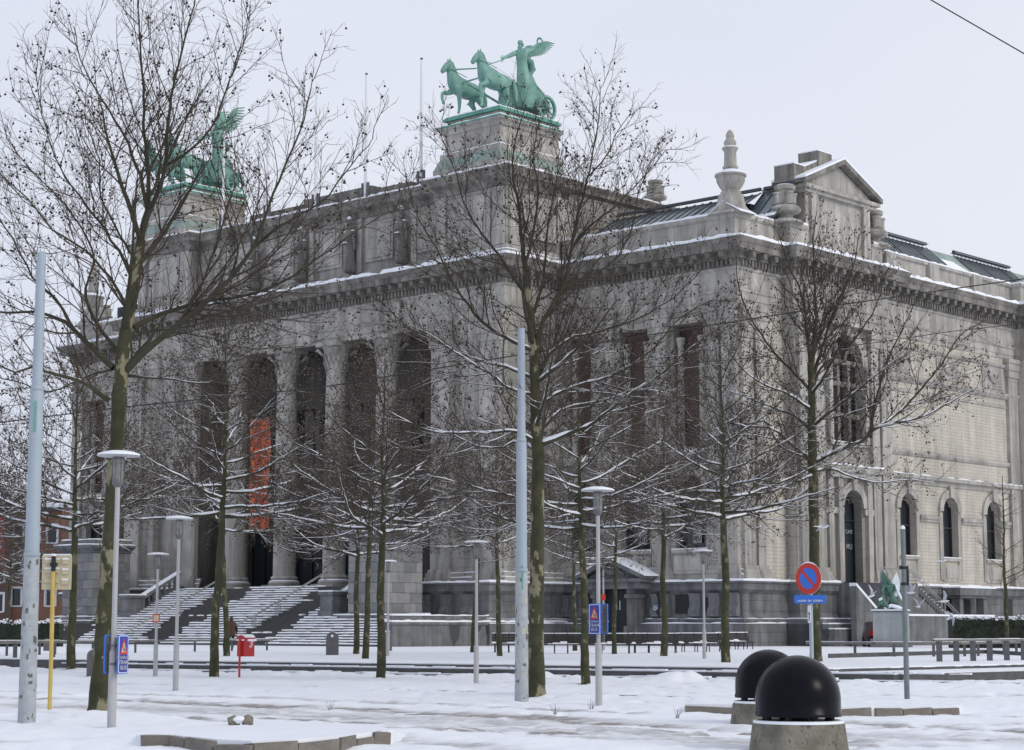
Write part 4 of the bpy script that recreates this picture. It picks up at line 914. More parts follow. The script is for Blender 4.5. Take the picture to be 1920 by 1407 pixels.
# ------------------------------------------------------------------ bronze chariot groups
def horse_mesh(parent, x, y, z, phase, label):
    """horse facing -y; heights in metres above its hooves; one continuous body, mane and tail as parts"""
    V = []; E_ = []; Rr = []
    def a(p, r, to=None):
        V.append(p); Rr.append(r)
        if to is not None: E_.append((to, len(V)-1))
        return len(V)-1
    S = 1.5
    ch = a((0,-.55,1.42), (.33,.36)); mid = a((0,.0,1.40), (.33,.34), ch); ru = a((0,.62,1.47), (.31,.34), mid); dk = a((0,.85,1.42), (.20,.24), ru)
    n1_ = a((0,-.80,1.72), (.21,.28), ch); n2_ = a((0,-.95,2.05), (.15,.21), n1_); n3 = a((0,-1.02,2.30), (.12,.16), n2_)
    h1 = a((0,-1.12,2.36), (.12,.15), n3); h2 = a((0,-1.36,2.12), (.085,.12), h1); h3 = a((0,-1.58,1.84), (.07,.085), h2)
    def leg(pts, rs, root):
        k = root
        for p, r in zip(pts, rs): k = a(p, r, k)
    fr = [.14,.10,.075,.06,.05,.075]
    if phase:
        leg([(-.19,-.72,1.15),(-.19,-.98,1.02),(-.19,-1.32,.98),(-.19,-1.34,.70),(-.19,-1.28,.55),(-.19,-1.22,.42)], fr, ch)
        leg([(.19,-.60,1.1),(.19,-.58,.85),(.19,-.56,.55),(.19,-.58,.30),(.19,-.60,.14),(.19,-.66,.04)], fr, ch)
        leg([(-.19,.72,1.12),(-.19,.60,.85),(-.19,.86,.58),(-.19,.78,.30),(-.19,.74,.14),(-.19,.66,.04)], [.21,.14,.085,.065,.055,.08], ru)
        leg([(.19,.78,1.10),(.19,.86,.86),(.19,1.18,.66),(.19,1.22,.38),(.19,1.24,.2),(.19,1.18,.08)], [.21,.14,.085,.065,.055,.08], ru)
    else:
        leg([(.19,-.72,1.15),(.19,-.95,.98),(.19,-1.25,.90),(.19,-1.18,.60),(.19,-1.10,.45),(.19,-1.02,.34)], fr, ch)
        leg([(-.19,-.60,1.1),(-.19,-.66,.85),(-.19,-.72,.55),(-.19,-.70,.30),(-.19,-.70,.14),(-.19,-.78,.04)], fr, ch)
        leg([(.19,.66,1.12),(.19,.46,.85),(.19,.66,.58),(.19,.52,.30),(.19,.46,.14),(.19,.38,.04)], [.21,.14,.085,.065,.055,.08], ru)
        leg([(-.19,.80,1.10),(-.19,.92,.86),(-.19,1.22,.62),(-.19,1.16,.34),(-.19,1.14,.16),(-.19,1.06,.05)], [.21,.14,.085,.065,.055,.08], ru)
    o = skin('horse', [Vector(v)*S for v in V], E_, [((r[0]*S*1.28, r[1]*S*1.28) if hasattr(r, '__len__') else r*S*1.22) for r in Rr], COPPER_B, parent, 2, label)
    o.location = (x, y, z)
    m = MB()
    pts = [(0,-1.06,2.52),(0,-.93,2.40),(0,-.80,2.15),(0,-.66,1.92),(0,-.46,1.76)]
    m.tube([Vector(p)*S for p in pts], [.07*S,.13*S,.15*S,.14*S,.06*S], 6)
    for sx in (-.07,.07): m.lathe([(.045*S,0),(.03*S,.12*S),(.004,.19*S)], 6, (sx*S,-1.08*S,2.46*S))
    obj('mane', m, COPPER_B, o, smooth=True)
    m = MB(); m.tube([Vector(p)*S for p in ((0,.95,1.62),(0,1.15,1.60),(0,1.32,1.35),(0,1.38,1.0),(0,1.42,.72),(0,1.5,.6))], [.06*S,.10*S,.12*S,.12*S,.08*S,.02*S], 7); obj('tail', m, COPPER_B, o, smooth=True)
    m = MB()
    m.lathe([(.40*S,-.03),(.41*S,.0),(.40*S,.03)], 18, (0,0,0), cap=False); m.v = [(v[0]*.93, -.18*S+v[2]*1.0, 1.42*S+v[1]*.98) for v in m.v]
    m.tube([Vector(p)*S for p in ((-.14,-1.30,2.05),(-.2,-.9,2.02),(-.3,-.2,1.85))], .02*S, 4); m.tube([Vector(p)*S for p in ((.14,-1.30,2.05),(.2,-.9,2.02),(.3,-.2,1.85))], .02*S, 4)
    obj('harness', m, COPPER_DK, o)
    return o
COPPER_B = mat('bronze_patina', (.27,.46,.385), .65, (.15,.33,.275), 1.8, bump=.3, streak=.25)
COPPER_DK = mat('bronze_patina_dark', (.08,.22,.18), .6, (.12,.30,.25), 1.4)
def quadriga(lx, label, wing_up=False):
    """origin at the middle of the pedestal top, facing -y"""
    t = thing('chariot_statue', label, 'statue', L2W(lx, 0, 37.1), ROT, None)
    horse_mesh(t, -1.75, -3.9, .05, 1, None); horse_mesh(t, 1.35, -4.1, .05, 0, None)
    # plinth sheet and pole
    b = MB(); b.tube([(-.2,-5.2,1.9),(-.2,-2.0,1.2),(-.2,-.6,1.2)], [.07,.09,.1], 6); b.tube([(-1.9,-4.6,2.35),(1.5,-4.8,2.35)], .06, 6); obj('draught_pole', b, COPPER_B, t)
    # chariot body: curved shell
    b = MB(); n = 18; W_ = 1.55; prof = [(0,.95),(.14,1.1),(.20,1.7),(.10,2.35),(.22,2.5),(.10,2.6)]
    pts = []
    for i in range(n+1):
        u = i/n; a = -PI/2+PI*(u-.5)*1.0
        cx, cy = W_*math.cos(a+0), .0
        ang = PI*u
        X = -W_*math.cos(ang); Y = -1.25*math.sin(ang)**.7 if 0 < ang < PI else 0
        pts.append((X, Y))
    pts = [(-W_*1.0, 1.3), (-W_, .6)]+pts+[(W_, .6), (W_, 1.3)]
    m = len(pts)
    for i, (X, Y) in enumerate(pts):
        l = math.hypot(X, Y) or 1; back = max(0, Y)
        for k, (o, z) in enumerate(prof):
            zz = z - (back*.9 if z > 1.2 else 0)*max(0, (z-1.1)/1.5); b.v.append((X*(1+o*.35), Y*(1+o*.35) if Y < 0 else Y, zz))
    for i in range(m-1):
        for k in range(len(prof)-1): b.f.append((i*6+k, (i+1)*6+k, (i+1)*6+k+1, i*6+k+1))
    b.box(-W_, W_, -1.0, 1.35, .85, 1.0); obj('chariot_body', b, COPPER_B, t, smooth=True)
    b = MB(); b.box(-.9,.9,-.8,1.0,.0,.85); b.box(-2.2,2.2,.35,.65,.82,1.06); obj('axle_block', b, COPPER_DK, t)
    b = MB(); b.tube([(-W_*1.05,-.3,2.62),(-W_*.8,-.95,2.66),(0,-1.35,2.68),(W_*.8,-.95,2.66),(W_*1.05,-.3,2.62),(W_*1.05,.6,2.1),(W_*1.05,1.2,1.5)], .07, 6); obj('chariot_rim', b, COPPER_B, t)
    b = MB(); b.box(-1.3,1.3,-.9,.9,2.2,2.3); obj('snow', b, SNOW, t)
    for sx in (-1,1):
        w = MB(); R0 = .93; n = 24
        for rr, th in ((R0,.11),(.2,.16)):
            k = len(w.v)
            for i in range(n):
                a = 2*PI*i/n
                for (r2, xx) in ((rr,-th),(rr,th),(rr-.16,th),(rr-.16,-th)): w.v.append((xx, r2*math.cos(a), r2*math.sin(a)))
            for i in range(n):
                for j in range(4): w.f.append((k+i*4+j, k+((i+1)%n)*4+j, k+((i+1)%n)*4+(j+1)%4, k+i*4+(j+1)%4))
        for i in range(8):
            a = 2*PI*i/8+.2; w.tube([(0,.12*math.cos(a),.12*math.sin(a)),(0,.82*math.cos(a),.82*math.sin(a))], [.07,.055], 5)
        w.tube([(-.25*sx,0,0),(.28*sx,0,0)], [.16,.13], 8); o = obj('wheel', w, COPPER_B, t, (sx*2.05,.5,.93))
    # charioteer
    z0 = 2.35
    V = [(0,.35,0),(0,.28,.9),(0,.2,1.7),(0,.1,2.3),(0,.05,2.75),(0,.0,3.02),(0,-.05,3.35),   # skirt .. head
         (-.30,-.1,2.82),(-.38,-.75,2.45),(-.38,-1.45,2.12),          # arm with the reins
         (.30,.2,2.85),(.42,.75,3.05),(.45,1.35,3.55),                # arm with the wreath
         (.12,1.15,.32),(.15,1.7,.34),(0,.85,.95)]
    E_ = [(0,1),(1,2),(2,3),(3,4),(4,5),(5,6),(4,7),(7,8),(8,9),(4,10),(10,11),(11,12),(1,15),(15,13),(13,14)]
    Rr = [(.5,.5),(.42,.45),(.32,.3),(.3,.25),(.36,.24),.12,.2,.17,.12,.08,.17,.12,.08,.36,.26,.36]
    f = skin('charioteer', [Vector(v)*1.06+Vector((0,0,z0)) for v in V], E_, [((r[0]*1.3, r[1]*1.35) if hasattr(r, '__len__') else r*1.3) for r in Rr], COPPER_B, t, 2)
    b = MB()
    b.lathe([(.12,-.12),(.19,-.02),(.2,.1),(.15,.2),(.02,.26)], 10, (0,-.03,z0+3.62)); b.tube([(0,.08,z0+3.62),(0,.22,z0+3.55),(0,.26,z0+3.42)], [.12,.12,.05], 6)
    # drapery folds blown behind
    for k in range(7):
        xo = -.32+k*.1; b.tube([(xo,.12,z0+1.9),(xo*1.3,.5+.02*k,z0+1.1),(xo*1.5,.85,z0+.5),(xo*1.6,1.25,z0+.32+.05*(k%2))], [.05,.07,.09,.06], 5)
    b.tube([(.1,.35,z0+2.7),(.15,.85,z0+2.35),(.1,1.15,z0+1.9),(.05,1.0,z0+1.5),(.1,.7,z0+1.55)], [.16,.3,.28,.2,.1], 8)
    obj('drapery', b, COPPER_B, f, smooth=True)
    # wings with feathers
    for sx in (-1, 1):
        w = MB()
        a0 = 1.15 if wing_up else .62
        base = Vector((sx*.22, .3, z0+2.75)); dr = Vector((sx*.25, math.cos(a0), math.sin(a0))).normalized()
        up = Vector((0, -math.sin(a0), math.cos(a0)))
        L_ = 2.7 if wing_up else 2.1
        w.tube([base, base+dr*L_*.35+up*.15, base+dr*L_*.7+up*.22, base+dr*L_*1.0+up*.12], [.14,.17,.12,.05], 7)
        for k in range(13):
            u = .12+.88*k/12; p = base+dr*L_*u+up*.1; l = (.45+.75*math.sin(PI*min(1,u*.85)))*(1 if wing_up else .62); q_ = p-up*l*.95+dr*(.15+.5*u)
            s_ = Vector((.03,0,0)); wd = dr*.12
            w.q(p-wd-s_, p+wd-s_, q_+wd*.45, q_-wd*.45); w.q(p-wd+s_, p+wd+s_, q_+wd*.45, q_-wd*.45)
            w.q(p-wd-s_, p-wd+s_, q_-wd*.45, q_-wd*.45+s_*.3); w.q(p+wd-s_, p+wd+s_, q_+wd*.45, q_+wd*.45+s_*.3)
        obj('wing', w, COPPER_B, f)
    b = MB(); c = Vector((.47,1.55,z0+3.95)); n = 16
    for i in range(n):
        a = 2*PI*i/n; p = c+Vector((0,.24*math.cos(a),.24*math.sin(a))); q_ = c+Vector((0,.40*math.cos(a+.25),.40*math.sin(a+.25)))
        b.tube([p, (p+q_)/2+Vector((.03,0,0)), q_], [.045,.06,.01], 4)
    obj('wreath', b, COPPER_DK, f)
    b = MB(); h = Vector((-.40,-1.35,z0+2.22))
    for ex, ey in ((-1.95,-5.6),(-1.5,-5.6),(1.1,-5.9),(1.6,-5.9)): b.tube([h, h*.5+Vector((ex,ey,3.1))*.5+Vector((0,0,-.25)), Vector((ex,ey,3.15))], .03, 4)
    b.tube([h+Vector((0,-.1,.3)), h+Vector((0,-.3,.1)), h+Vector((0,-.2,-.25)), h], .03, 4); obj('reins', b, COPPER_B, f)
    return t
quadriga(-18.6, 'green bronze chariot group with two horses and winged driver on the right roof pedestal')
quadriga(-52.9, 'green bronze chariot group with raised wing on the left roof pedestal behind branches', True)
# flagpoles on the attic
for i, (x, h) in enumerate(((-25.1,9.7),(-30.9,9.7),(-36.4,9.7),(-42.0,9.7),(-47.4,8.3))):
    lab = ['white flagpole nearest the right chariot group on the roof','white flagpole second to the left of the right chariot group','middle white flagpole of the five above the attic','white flagpole second to the right of the left chariot group','white flagpole directly in front of the left chariot group'][i]
    f = thing('flagpole', lab, 'flagpole', L2W(x, -3.5, 32.7), ROT, 'flagpoles above the attic')
    b = MB(); b.tube([(0,0,0),(0,0,h*.5),(0,0,h)], [.125,.11,.08], 8); obj('pole', b, WHITE, f)
    b = MB(); b.lathe([(.06,0),(.11,.05),(.11,.12),(.02,.18)], 8, (0,0,h)); obj('finial', b, LAMP_D, f)
    b = MB(); b.box(-.35,-.22,-.1,.1,0,1.5); b.box(.22,.35,-.1,.1,0,1.5); b.box(-.22,.22,-.05,.05,.5,.6); obj('bracket', b, LAMP_D, f)
# ------------------------------------------------------------------ trees
def tubes_np(P, R, n):
    N_, K, _ = P.shape
    T = np.empty_like(P); T[:,1:-1] = P[:,2:]-P[:,:-2]; T[:,0] = P[:,1]-P[:,0]; T[:,-1] = P[:,-1]-P[:,-2]
    T /= np.linalg.norm(T, axis=2, keepdims=True)+1e-9
    D = P[:,-1]-P[:,0]; ref = np.where(np.abs(D[:,2:3]) < .7*np.linalg.norm(D, axis=1, keepdims=True), np.array([[0,0,1.0]]), np.array([[1.0,0,0]]))
    U = np.cross(T, ref[:,None,:]); U /= np.linalg.norm(U, axis=2, keepdims=True)+1e-9; Wv = np.cross(T, U)
    a = np.arange(n)*2*PI/n
    ring = P[:,:,None,:]+(U[:,:,None,:]*np.cos(a)[None,None,:,None]+Wv[:,:,None,:]*np.sin(a)[None,None,:,None])*R[:,:,None,None]
    V = ring.reshape(-1, 3)
    b = (np.arange(N_)*K*n)[:,None,None]; k = (np.arange(K-1)*n)[None,:,None]; j = np.arange(n)[None,None,:]; j2 = (j+1) % n
    Fq = np.stack([b+k+j, b+k+j2, b+k+n+j2, b+k+n+j], -1).reshape(-1, 4)
    return V, Fq
def grow(P, R, rng, dens, tmin, lk, lmin, K, up, wob, rk, rmin, ang=(.6,1.0), flat=0.0, rtip=.35):
    seg = np.linalg.norm(np.diff(P, axis=1), axis=2); L_ = seg.sum(1)
    cnt = np.maximum(1, np.round(L_*dens*(1-tmin))).astype(int); idx = np.repeat(np.arange(len(P)), cnt)
    st_ = np.cumsum(cnt)-cnt; w = np.arange(len(idx))-np.repeat(st_, cnt)
    t = tmin+(1-tmin)*(w+rng.random(len(idx)))/cnt[idx]; t = np.clip(t, 0, .995)
    f = t*(P.shape[1]-1); i0 = f.astype(int); fr = (f-i0)[:,None]
    pos = P[idx,i0]*(1-fr)+P[idx,i0+1]*fr; tan = P[idx,i0+1]-P[idx,i0]; tan /= np.linalg.norm(tan, axis=1, keepdims=True)+1e-9
    r0 = R[idx,i0]*(1-fr[:,0])+R[idx,i0+1]*fr[:,0]
    rv = rng.normal(size=(len(idx),3)); rv[:,2] *= (1-flat); pr = rv-(rv*tan).sum(1, keepdims=True)*tan; pr /= np.linalg.norm(pr, axis=1, keepdims=True)+1e-9
    a = rng.uniform(ang[0], ang[1], len(idx))[:,None]
    d = tan*np.cos(a)+pr*np.sin(a); d[:,2] += up*1.2; d /= np.linalg.norm(d, axis=1, keepdims=True)
    ln = (L_[idx]*(1-t*.84)*lk*rng.uniform(.55,1.25,len(idx))+lmin*rng.uniform(.7,1.3,len(idx)))[:,None]
    Pn = np.empty((len(idx), K, 3)); Pn[:,0] = pos; p = pos.copy()
    for k in range(1, K):
        d = d+rng.normal(size=d.shape)*wob; d[:,2] += up; d /= np.linalg.norm(d, axis=1, keepdims=True)
        p = p+d*ln/(K-1); Pn[:,k] = p
    r1_ = np.maximum(np.minimum(r0*rk, r0*.9), rmin); Rn = r1_[:,None]*np.linspace(1, rtip, K)[None,:]; Rn = np.maximum(Rn, rmin*.55)
    return Pn, Rn
def resample(pts, rad, step=.25, rng=None, wob=0):
    pts = [np.array(p, float) for p in pts]; out = [pts[0]]; ro = [rad[0]]
    # catmull-rom through the points
    n = len(pts)
    for i in range(n-1):
        p0 = pts[max(i-1,0)]; p1 = pts[i]; p2 = pts[i+1]; p3 = pts[min(i+2,n-1)]; k = max(1, int(np.linalg.norm(p2-p1)/step))
        for j in range(1, k+1):
            t = j/k; q_ = .5*((2*p1)+(-p0+p2)*t+(2*p0-5*p1+4*p2-p3)*t*t+(-p0+3*p1-3*p2+p3)*t**3)
            if rng is not None: q_ = q_+rng.normal(size=3)*wob
            out.append(q_); ro.append(rad[i]*(1-t)+rad[i+1]*t)
    return np.array(out), np.array(ro)
ICO = None
def ico():
    t = (1+5**.5)/2; v = np.array([(-1,t,0),(1,t,0),(-1,-t,0),(1,-t,0),(0,-1,t),(0,1,t),(0,-1,-t),(0,1,-t),(t,0,-1),(t,0,1),(-t,0,-1),(-t,0,1)], float); v /= np.linalg.norm(v[0])
    f = np.array([(0,11,5),(0,5,1),(0,1,7),(0,7,10),(0,10,11),(1,5,9),(5,11,4),(11,10,2),(10,7,6),(7,1,8),(3,9,4),(3,4,2),(3,2,6),(3,6,8),(3,8,9),(4,9,5),(2,4,11),(6,2,10),(8,6,7),(9,8,1)])
    return v, f
def build_tree(root, trunk, limbs, seed, balls=500, dens=(3.0,4.6,5.5), snow_z=9.0, bark=None, frost=False, lv=(.78,.46,.42), mins=(.6,.28,.15), ballr=.023, trunk_r_sc=1.0, snow_amt=1.0, rmul=1.0):
    """trunk: (pts, radii); limbs: list of (pts, radii) in tree space"""
    rng = np.random.default_rng(seed); bark = bark or BARK
    tp, tr = resample(trunk[0], trunk[1], .25, rng, .008)
    V, Fq = tubes_np(tp[None], tr[None]*trunk_r_sc, 14)
    ang = np.arctan2(V[:,1]-np.repeat(tp[:,1],14), V[:,0]-np.repeat(tp[:,0],14)); 
    c = np.repeat(tp, 14, axis=0); V = c+(V-c)*(1+(.12*(fbm(ang*1.6+9, V[:,2]*1.7, seed)-.5)+.10*(fbm(ang*4+3, V[:,2]*6, seed+3)-.5))[:,None])
    npobj('trunk', V, Fq, bark, root)
    Ps, Rs = [], []
    sV, sF, so = [], [], 0
    def snow_strip(P, R, amt, nseg=5, smin=.72):
        nonlocal so
        T = np.diff(P, axis=1); L_ = np.linalg.norm(T, axis=2)+1e-9; sl = np.abs(T[:,:,2])/L_; sl = np.concatenate([sl, sl[:,-1:]], 1)
        on = np.clip((smin-sl)/.18, 0, 1)*(rng.random(R.shape) > .10)*np.clip((snow_z-P[:,:,2])/1.2, 0, 1)
        on[:, 0] *= .5
        r = R*.62*amt*on*(.8+.5*rng.random(R.shape)); r = np.where(R < .008, r*.75, r)
        Pc = P.copy(); Pc[:,:,2] += R*.72
        keep = (r.max(1) > .004)
        if not keep.any(): return
        V, Fq = tubes_np(Pc[keep], np.maximum(r[keep], 0.0), nseg); sV.append(V); sF.append(Fq+so); so += len(V)
    for i, (lp_, lr) in enumerate(limbs):
        P, R = resample(lp_, lr, .22, rng, .012); R = R*rmul
        V, Fq = tubes_np(P[None], R[None], 8); npobj('limb', V, Fq, LIMB if lr[0] < .1 else bark, root)
        snow_strip(P[None], R[None], 1.0*snow_amt, 6)
        k = max(4, int(len(P))); Ps.append(P); Rs.append(R)
    # bring the limbs to equal length arrays
    K0 = 14; PP = np.empty((len(Ps), K0, 3)); RR = np.empty((len(Ps), K0))
    for i, (P, R) in enumerate(zip(Ps, Rs)):
        f = np.linspace(0, len(P)-1, K0); i0 = np.minimum(f.astype(int), len(P)-2); fr = f-i0
        PP[i] = P[i0]*(1-fr[:,None])+P[i0+1]*fr[:,None]; RR[i] = R[i0]*(1-fr)+R[i0+1]*fr
    P1, R1 = grow(PP, RR, rng, dens[0], .10, lv[0]*.55, mins[0], 9, .05, .10, .46, .0095, (.45,.9))
    P2_, R2 = grow(P1, R1, rng, dens[1], .08, lv[1]*.8, mins[1], 6, .06, .14, .6, .0060, (.5,1.0))
    P3, R3 = grow(P2_, R2, rng, dens[2], .1, lv[2], mins[2], 4, .05, .16, .7, .0043, (.5,1.1))
    snow_strip(P1, R1, .95*snow_amt, 4, .6)
    m2 = rng.random(len(P2_)) < .3; 
    if snow_amt > .8: snow_strip(P2_[m2], R2[m2], .9*snow_amt, 3, .5)
    Vs, Fs, o_ = [], [], 0
    for P, R, n in ((P1,R1,5),(P2_,R2,3),(P3,R3,3)):
        V, Fq = tubes_np(P, R*rmul, n); Vs.append(V); Fs.append(Fq+o_); o_ += len(V)
    npobj('crown', np.concatenate(Vs), np.concatenate(Fs), TWIG_S if frost else TWIG, root, kind='stuff')
    if sV: npobj('snow', np.concatenate(sV), np.concatenate(sF), SNOW, root, kind='stuff')
    if balls:
        tips = np.concatenate([P3[:,-1], P2_[:,-1]]); r = rng.choice(len(tips), min(balls, len(tips)), replace=False); T_ = tips[r]
        T_ = np.repeat(T_, rng.integers(1, 3, len(T_)), axis=0)
        drop = rng.uniform(.05,.14,len(T_)); Pb = T_.copy(); Pb[:,2] -= drop; Pb[:,:2] += rng.normal(size=(len(T_),2))*.035
        v, f = ico(); rr = ballr*rng.uniform(.8,1.15,len(T_))
        V = (Pb[:,None,:]+v[None]*rr[:,None,None]).reshape(-1,3); F3 = (f[None]+(np.arange(len(T_))*12)[:,None,None]).reshape(-1,3)
        npobj('seed_balls', V, F3, BALL_S if frost else BALL, root, kind='stuff')
        Pst = np.stack([T_, (T_+Pb)/2+np.array([0,0,.01]), Pb], 1); V, Fq = tubes_np(Pst, np.full((len(T_),3), .0022), 3); npobj('ball_stalks', V, Fq, TWIG, root, kind='stuff')
def hero(name_label, base_px, Y, gz, trunk, limbs, seed, **kw):
    """trunk/limbs given as outline points of the photograph, turned into metres in the tree's own space; limbs get depth from their own spread"""
    b = gp(*base_px, gz) if Y is None else at(*base_px, Y); b.z = gz-.03
    t = thing('plane_tree', name_label, 'tree', b, 0, 'plane trees on the square')
    rng = random.Random(seed)
    def cv(pts, dep):
        out = []
        n = len(pts)
        for i, p in enumerate(pts):
            f = i/(n-1) if n > 1 else 0; w = at(p[0], p[1], b.y); d = dep*(f**.9)*1.0
            w = at(p[0], p[1], b.y+d); out.append((w.x-b.x, d, w.z-b.z))
        return out
    tw, lw = kw.pop('tw', 1), kw.pop('lw', 1)
    tr = (cv([(p[0], p[1]) for p in trunk], 0), [p[2]*tw*b.y/3640/2 for p in trunk])
    ls = []
    for pts, w0, w1, dep in limbs:
        P = cv(pts, dep); n = len(P); ls.append((P, [(w0*.88+(w1*.5-w0*.88)*(i/(n-1))**.6)*lw*b.y/3640/2 for i in range(n)]))
    # extra limbs going straight towards and away from the camera
    for z0, el, dp, ln in kw.pop('extra', []):
        a = dp; p0 = None
        for q_ in tr[0]:
            if q_[2] > z0: p0 = q_; break
        p0 = p0 or tr[0][-1]; P = [p0]; d = Vector((math.sin(a)*math.cos(el), math.cos(a)*math.cos(el), math.sin(el))); v = Vector(p0)
        for k in range(5): d.z += .10; d.normalize(); v = v+d*ln/5; P.append(tuple(v))
        ls.append((P, [.06,.05,.04,.03,.022,.012]))
    build_tree(t, tr, ls, seed, **kw); return t
# left foreground tree
hero('large mottled plane tree at the far left foreground, its trunk behind a blue warning sign', (184,1338), None, 0,
 [(184,1345,70),(186,1325,60),(190,1260,52),(197,1150,45),(206,1020,41),(214,900,38),(220,800,38),(224,740,40),(228,690,38),(236,620,34),(248,560,30),(257,500,28),(264,450,25)],
 [([(264,450),(277,390),(278,330),(272,250),(268,160),(262,60),(258,-40)],21,5,.3),
  ([(264,450),(285,385),(302,350),(312,280),(318,200),(340,100),(362,10),(368,-50)],19,5,-.4),
  ([(277,400),(262,330),(240,270),(215,225),(178,165),(150,110),(140,50)],13,4,.9),
  ([(312,310),(345,290),(395,240),(432,150),(455,90),(470,10)],11,3,-1.0),
  ([(232,698),(292,643),(383,570),(430,523),(474,465),(500,400),(540,299),(570,225),(585,150)],24,4,-1.0),
  ([(251,614),(303,588),(383,567),(474,552),(547,519),(610,475),(690,420),(760,385)],17,4,1.2),
  ([(430,523),(446,480),(438,440),(420,380),(398,310),(380,250)],8,3,.6),
  ([(474,465),(530,420),(600,380),(660,310),(700,260)],10,3,-2.0),
  ([(205,752),(152,715),(108,702),(60,690),(25,698),(-30,670),(-80,640)],15,5,-1.2),
  ([(212,690),(160,640),(122,605),(90,590),(40,585),(-10,585),(-90,540)],19,6,.7),
  ([(140,620),(105,560),(62,520),(25,450),(-10,400),(-60,330)],10,4,-.4),
  ([(225,665),(190,620),(165,575),(158,540),(178,490),(160,440),(110,370),(60,320),(10,260)],13,4,1.3),
  ([(243,590),(205,520),(160,470),(100,430),(50,370),(0,330),(-50,260)],11,4,-1.5),
  ([(252,530),(222,470),(195,430),(150,370),(110,310),(80,220),(66,120)],12,3,1.0),
  ([(257,500),(225,440),(190,370),(185,300),(160,220),(165,150)],9,3,1.8),
  ([(240,705),(270,708),(310,712),(370,720),(410,708),(430,672),(460,640)],9,3,-.8),
  ([(238,640),(290,620),(330,625),(400,635),(470,655),(560,650)],8,3,1.6),
  ([(228,690),(180,700),(150,712),(90,735),(30,715),(-40,700)],9,4,1.9)],
 7, tw=.70, lw=.78, balls=1050, snow_z=7.2, dens=(3.7,4.5,4.8), ballr=.024, extra=[(6.6,.35,.2,3.5),(7.4,.5,2.9,3.2),(8.5,.7,.5,3.2),(9.2,.8,3.5,3)], snow_amt=1.25)
# central tree
hero('large plane tree in the centre, standing just right of the tall pale tram mast', (1005,1307), None, 0,
 [(1006,1314,50),(1006,1290,42),(1005,1200,36),(1007,1080,33),(1008,960,31),(1009,860,30),(1006,800,27),(1003,720,24),(1000,650,22),(992,580,20),(985,500,17)],
 [([(985,500),(978,440),(972,380),(960,320),(968,260),(985,200)],13,3,.3),
  ([(1000,660),(1020,600),(1055,540),(1070,470),(1085,400),(1105,320),(1120,240),(1125,160)],15,3,-.5),
  ([(1055,540),(1100,520),(1150,490),(1185,430),(1195,370),(1220,300)],9,3,.8),
  ([(995,600),(1020,520),(1025,440),(1040,360),(1050,280)],10,3,1.2),
  ([(1003,700),(1060,640),(1130,620),(1190,600),(1260,560),(1320,500)],10,3,1.4),
  ([(1001,660),(960,640),(900,600),(850,530),(820,470),(780,400),(760,330)],12,3,-.7),
  ([(990,560),(950,500),(905,440),(870,380),(850,310),(820,240)],10,3,.9),
  ([(1000,710),(950,690),(880,670),(820,640),(760,610),(710,560)],10,3,.6),
  ([(1002,740),(960,730),(900,690),(840,650),(790,620),(740,600)],8,3,-1.5),
  ([(1009,835),(970,810),(890,812),(840,812),(780,800),(730,770)],11,3,-.9),
  ([(1008,850),(985,830),(965,828),(945,838),(900,838),(850,815),(800,800)],10,3,1.0),
  ([(1010,835),(1060,815),(1100,800),(1130,780),(1180,740),(1240,700),(1300,650),(1350,620)],13,3,-1.0),
  ([(1010,815),(1030,790),(1060,765),(1110,755),(1150,745),(1200,730),(1260,740)],9,3,1.4),
  ([(1008,770),(1040,740),(1090,720),(1160,700),(1230,650),(1270,600),(1340,560)],9,3,.5),
  ([(985,500),(1000,430),(1010,360),(1000,300),(1010,230)],9,3,-1.0),
  ([(1070,470),(1100,430),(1150,390),(1200,340),(1250,280)],8,3,-1.2),
  ([(1105,330),(1140,290),(1160,240),(1190,210)],5,2,.4)],
 9, tw=.82, lw=.92, balls=1700, snow_z=9.4, dens=(4.4,4.8,5.0), ballr=.025, bark=BARK, extra=[(5.6,.2,.1,3.2),(6.0,.25,3.0,3),(7.5,.6,.4,3),(8.2,.7,3.4,2.6),(6.8,.4,2.2,3)], snow_amt=1.65)
